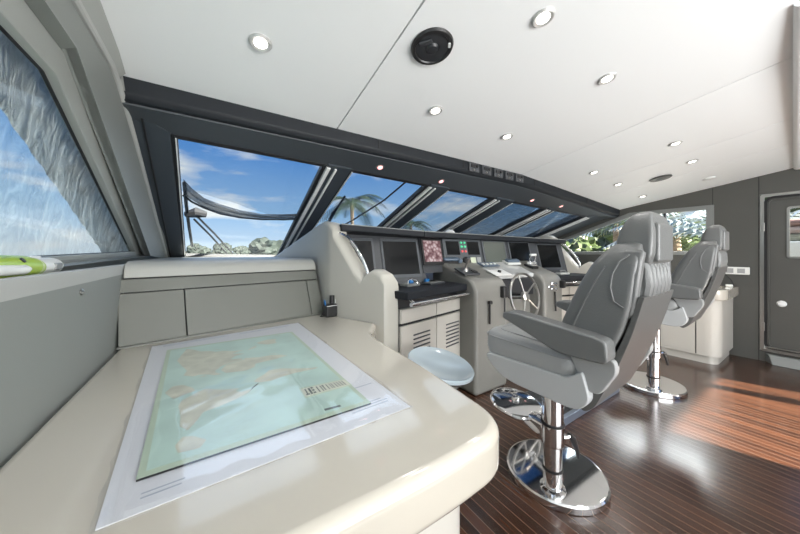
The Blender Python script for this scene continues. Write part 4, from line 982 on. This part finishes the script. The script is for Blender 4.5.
# hems of the sheer screens
def hem(P, lab): tag(MB().tube([wsp(x, y, .075) for x, y in P], .009, 8).build('screen_hem', M_rub), lab, 'hem')
hem(FH, 'sagging black lower hem of the leftmost windshield sun screen')
hem([(.83, 3.3), (1.1, 3.42), (1.4, 3.48), (1.8, 3.46)], 'black lower hem of the second windshield sun screen')
hem([(1.55, 2.12), (1.50, 2.6), (1.36, 3.1), (1.22, 3.46)], 'slanting black edge cord of the second sun screen')
# wipers
def wiper(px, lab):
    t = thing('windshield_wiper', lab, 'wiper', (0, 0, 0))
    for nm, pts, r in px: MB().tube([wsp(x, y, h) for x, y, h in pts], r, 8).build(nm, M_rub, t)
wiper([('blade', [onws(184, 182), onws(186, 205), onws(189, 228), onws(192, 246)], .014), ('pivot_head', [onws(186, 214), onws(196, 212), onws(206, 214)], [.03, .05, .03]),
       ('arm', [onws(197, 216), onws(215, 234), onws(234, 255)], .010), ('arm', [onws(194, 219), onws(211, 236), onws(229, 256)], .010)], 'black wiper outside the leftmost windshield pane')
wiper([('blade', [onws(346, 196), onws(338, 208), onws(330, 222)], .012), ('arm', [onws(340, 205), onws(333, 213), onws(328, 224)], .010)], 'black wiper at the lower left of the second windshield pane')

# silver cover outside the port window
cov = [(-.6, 1.87), (1.7, 1.87)]
b = bmesh.new(); n = 44
def pw(px, py):
    d = ray(px, py); z = 1.5
    for _ in range(20): t_ = (xl(z)-.10)/d.x; z = 1.25+d.z*t_
    return Vector((d.y*t_, z))
q0, q1 = pw(-260, 20), pw(99, 254)
edge0 = pw(0, 124); edge1 = pw(99, 254)
P = [Vector((.55, 2.1)), Vector((edge0.x-.42, edge0.y+.30)), Vector((edge1.x+.05, edge1.y-.03)), Vector((3.4, 1.22)), Vector((1.45, 1.95))]
q = [edge0+(edge0-edge1)*.6, P[2], P[3], Vector((1.2, 2.1))]
G = []
for i in range(n+1):
    row = []
    for j in range(n+1):
        p = lerp4(q, i/n, j/n); x = xl(p.y)-.075+.004*math.sin(p.x*9+p.y*23)+.003*math.sin(p.x*31-p.y*40)
        row.append(b.verts.new((x, p.x, p.y)))
    G.append(row)
for i in range(n):
    for j in range(n): b.faces.new((G[i][j], G[i+1][j], G[i+1][j+1], G[i][j+1]))
tag(MB()._merge(b).build('window_cover', M_cover, None, False, 80), 'crinkled silver mesh cover hanging outside the port side window', 'cover')
cov2 = screen_mat('sheer_window_cover', (.62, .66, .70), .45, 5, .3, stretch=(1, 2, 1))
b = bmesh.new(); G = []
q = [Vector((-.9, 1.22)), Vector((3.2, 1.22)), Vector((1.5, 1.95)), Vector((-.9, 1.95))]
for i in range(n+1):
    row = []
    for j in range(n+1):
        p = lerp4(q, i/n, j/n); x = xl(p.y)-.12+.005*math.sin(p.x*13+p.y*17)
        row.append(b.verts.new((x, p.x, p.y)))
    G.append(row)
for i in range(n):
    for j in range(n): b.faces.new((G[i][j], G[i+1][j], G[i+1][j+1], G[i][j+1]))
tag(MB()._merge(b).build('window_cover', cov2, None, False, 80), 'sheer pale inner cover layer across the whole port side window', 'cover')

# trees and palms
def blob_tree(name, lab, cat, loc, r, m, n=9, group=None, trunk=1.5, sq=.8):
    t = thing(name, lab, cat, loc, 0, group); b = bmesh.new()
    for k in range(n):
        bb = bmesh.new(); bmesh.ops.create_icosphere(bb, subdivisions=3, radius=1)
        c = Vector((random.uniform(-1, 1), random.uniform(-1, 1), random.uniform(-.5, .7)))*r*.62; s_ = r*random.uniform(.35, .6)
        for v in bb.verts:
            v.co = v.co*s_*(1+.28*random.uniform(-1, 1)); v.co.z *= sq; v.co += c
        me = bpy.data.meshes.new('t'); bb.to_mesh(me); bb.free(); b.from_mesh(me); bpy.data.meshes.remove(me)
    o_ = MB()._merge(b).build('foliage', m, t, False, 20); o_.location.z = trunk+r*.5
    MB().tube([(0, 0, 0), (r*.03, 0, trunk*.6), (0, 0, trunk+r*.3)], r*.08, 8).build('trunk', M_trunk, t)
    return t
def palm(lab, base, h, fl, n, m, droop=.9, seed=1, group=None, a0=0, spread=6.283, lw=.045, rise=.5):
    rs = random.Random(seed)
    t = thing('palm_tree', lab, 'palm', base, 0, group)
    MB().tube([(0, 0, 0), (.05*h*.3, 0, h*.4), (.04*h*.3, .02*h, h*.8), (0, 0, h)], [.16, .12, .10, .12], 10).build('trunk', M_trunk, t)
    b = bmesh.new()
    for k in range(n):
        a = a0+spread*k/n+rs.uniform(-.15, .15); el = rs.uniform(.1, 1.1)*rise*2; L_ = fl*rs.uniform(.85, 1.1); dr = droop*rs.uniform(.8, 1.2)
        d = Vector((math.cos(a), math.sin(a), 0)); sd = Vector((-math.sin(a), math.cos(a), 0)); pts = []
        for i in range(25):
            s_ = i/24; pts.append(Vector((0, 0, h))+d*L_*s_*math.cos(el*.6)+Vector((0, 0, L_*(math.sin(el)*s_*.8-dr*s_*s_*.8))))
        for i in range(1, 24):
            p = pts[i]; q_ = pts[i+1]; s_ = i/24; ll_ = fl*.26*math.sin(math.pi*(.12+.85*s_))
            tg = (q_-p).normalized()
            for sg in (-1, 1):
                e_ = p+sd*sg*ll_*.85+tg*ll_*.45-Vector((0, 0, ll_*.35)); w = tg*lw*fl*.5
                m_ = p+(e_-p)*.5+Vector((0, 0, .03*fl*.3))
                v = [b.verts.new(x) for x in (p, p+w, m_+w*.9, m_)]; b.faces.new(v)
                v2 = [b.verts.new(x) for x in (m_, m_+w*.9, e_)]; b.faces.new(v2)
            v = [b.verts.new(x) for x in (p-sd*.012*fl*.5, p+sd*.012*fl*.5, q_+sd*.012*fl*.5, q_-sd*.012*fl*.5)]; b.faces.new(v)
    MB()._merge(b).build('fronds', m, t, False, 80)
    return t
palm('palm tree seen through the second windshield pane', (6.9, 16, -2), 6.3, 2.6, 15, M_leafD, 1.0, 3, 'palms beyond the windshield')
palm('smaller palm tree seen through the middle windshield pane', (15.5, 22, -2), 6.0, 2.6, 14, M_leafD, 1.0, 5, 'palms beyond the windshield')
for k, (px, dist, r, wh) in enumerate(((200, 90, 3.2, 'nearest the wiper arm'), (222, 84, 3.4, 'second from the left'), (243, 90, 3.4, 'in the middle of the gap'), (264, 60, 3.6, 'with the broad crown'),
        (284, 64, 3.4, 'beside the cream end panel'), (345, 80, 4.4, 'just left of the palm trunk'), (372, 84, 4.6, 'right of the palm trunk'))):
    d = ray(px, 253).normalized()
    blob_tree('distant_tree', 'distant green shore tree beyond the windshield, '+wh, 'tree', (d.x*dist, d.y*dist, -2), r, M_haze, 8, 'distant trees on the far shore', 1.2)
for i, (x, y, wh) in enumerate(((-30, 55, 'right of centre'), (-44, 74, 'far right'), (-58, 70, 'middle'), (-72, 78, 'left of centre'), (-46, 44, 'far left'))):
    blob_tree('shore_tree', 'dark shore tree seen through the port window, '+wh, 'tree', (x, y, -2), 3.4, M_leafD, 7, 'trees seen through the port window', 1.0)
# starboard side: quay with palms and bushes
tag(MB().b2((8.5, -14, -2.0), (60, 10, .2), .05).build('stone_quay', mat('quay_stone', (.55, .52, .47), .8, var=.1)), 'pale stone quay alongside the yacht to starboard', 'quay')
palm('young palm with silvery arching fronds close outside the starboard window', (8.8, 1.1, .2), 1.3, 2.9, 8, M_leafS, .75, 11, 'palms on the quay', 1.2, 3.4, .05, .55)
palm('green palm behind the silvery one on the quay', (11.5, 2.6, .2), 1.9, 2.8, 14, M_leafB, .9, 12, 'palms on the quay')
for i, (x, y, r, wh) in enumerate(((16, -.4, 2.4, 'behind the silvery palm'), (15.2, 3.9, 1.9, 'above the near helm chair'), (19.5, 3.2, 2.6, 'tall one at the back'), (13, 5.6, 1.0, 'small bush at the forward end'), (16.5, 6.8, 1.1, 'low bush furthest forward'), (15.5, -4.5, 2.2, 'furthest aft'))):
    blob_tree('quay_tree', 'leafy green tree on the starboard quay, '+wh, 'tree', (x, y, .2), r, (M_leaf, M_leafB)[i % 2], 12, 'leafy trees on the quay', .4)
for i, (x, y, wh) in enumerate(((11.0, 3.95, 'leftmost'), (10.6, 3.45, 'middle'), (10.9, 3.15, 'rightmost'))):
    tag(MB().tube([(x, y, .2), (x+.05, y, 1.2), (x, y+.03, 2.2)], [.12, .09, .08], 10).build('tree_trunk', M_trunk), 'brown bare tree trunk on the quay, %s of three past the near helm chair' % wh, 'tree trunk', 'bare trunks on the quay')
b = MB(); b.prism(rnd([(2.3, -1.95), (2.0, 1.05), (2.4, 1.28), (4.2, 1.28), (4.6, -1.95)], .1), 'x', 7.4, 8.3, .06)
tag(b.build('moored_boat', M_boat), 'white moored boat hull low outside the starboard window', 'boat').location.z = -.05
b = MB(); b.b2((6.1, -.6, .2), (6.9, .62, 1.40), .03)
tag(b.build('dock_locker', M_boat), 'white dock locker seen through the small door window', 'locker')
for i, (z, c, wh) in enumerate(((1.45, 'olive', 'bottom'), (1.545, 'dusty brown', 'middle'), (1.64, 'reddish brown', 'top'))):
    m = mat('cushion_'+c.split()[0]+str(i), ((.28, .27, .2), (.40, .28, .24), (.33, .2, .18))[i], .8, bump=.3, bscale=25)
    tag(MB().box((6.5, .0, z+.002), (.6, 1.0, .088), None, .04, 4).build('folded_cushion', m), c+' folded cushion, '+wh+' of the three stacked on the white dock locker', 'cushion', 'cushions on the dock locker')

print('objects', len(bpy.data.objects))
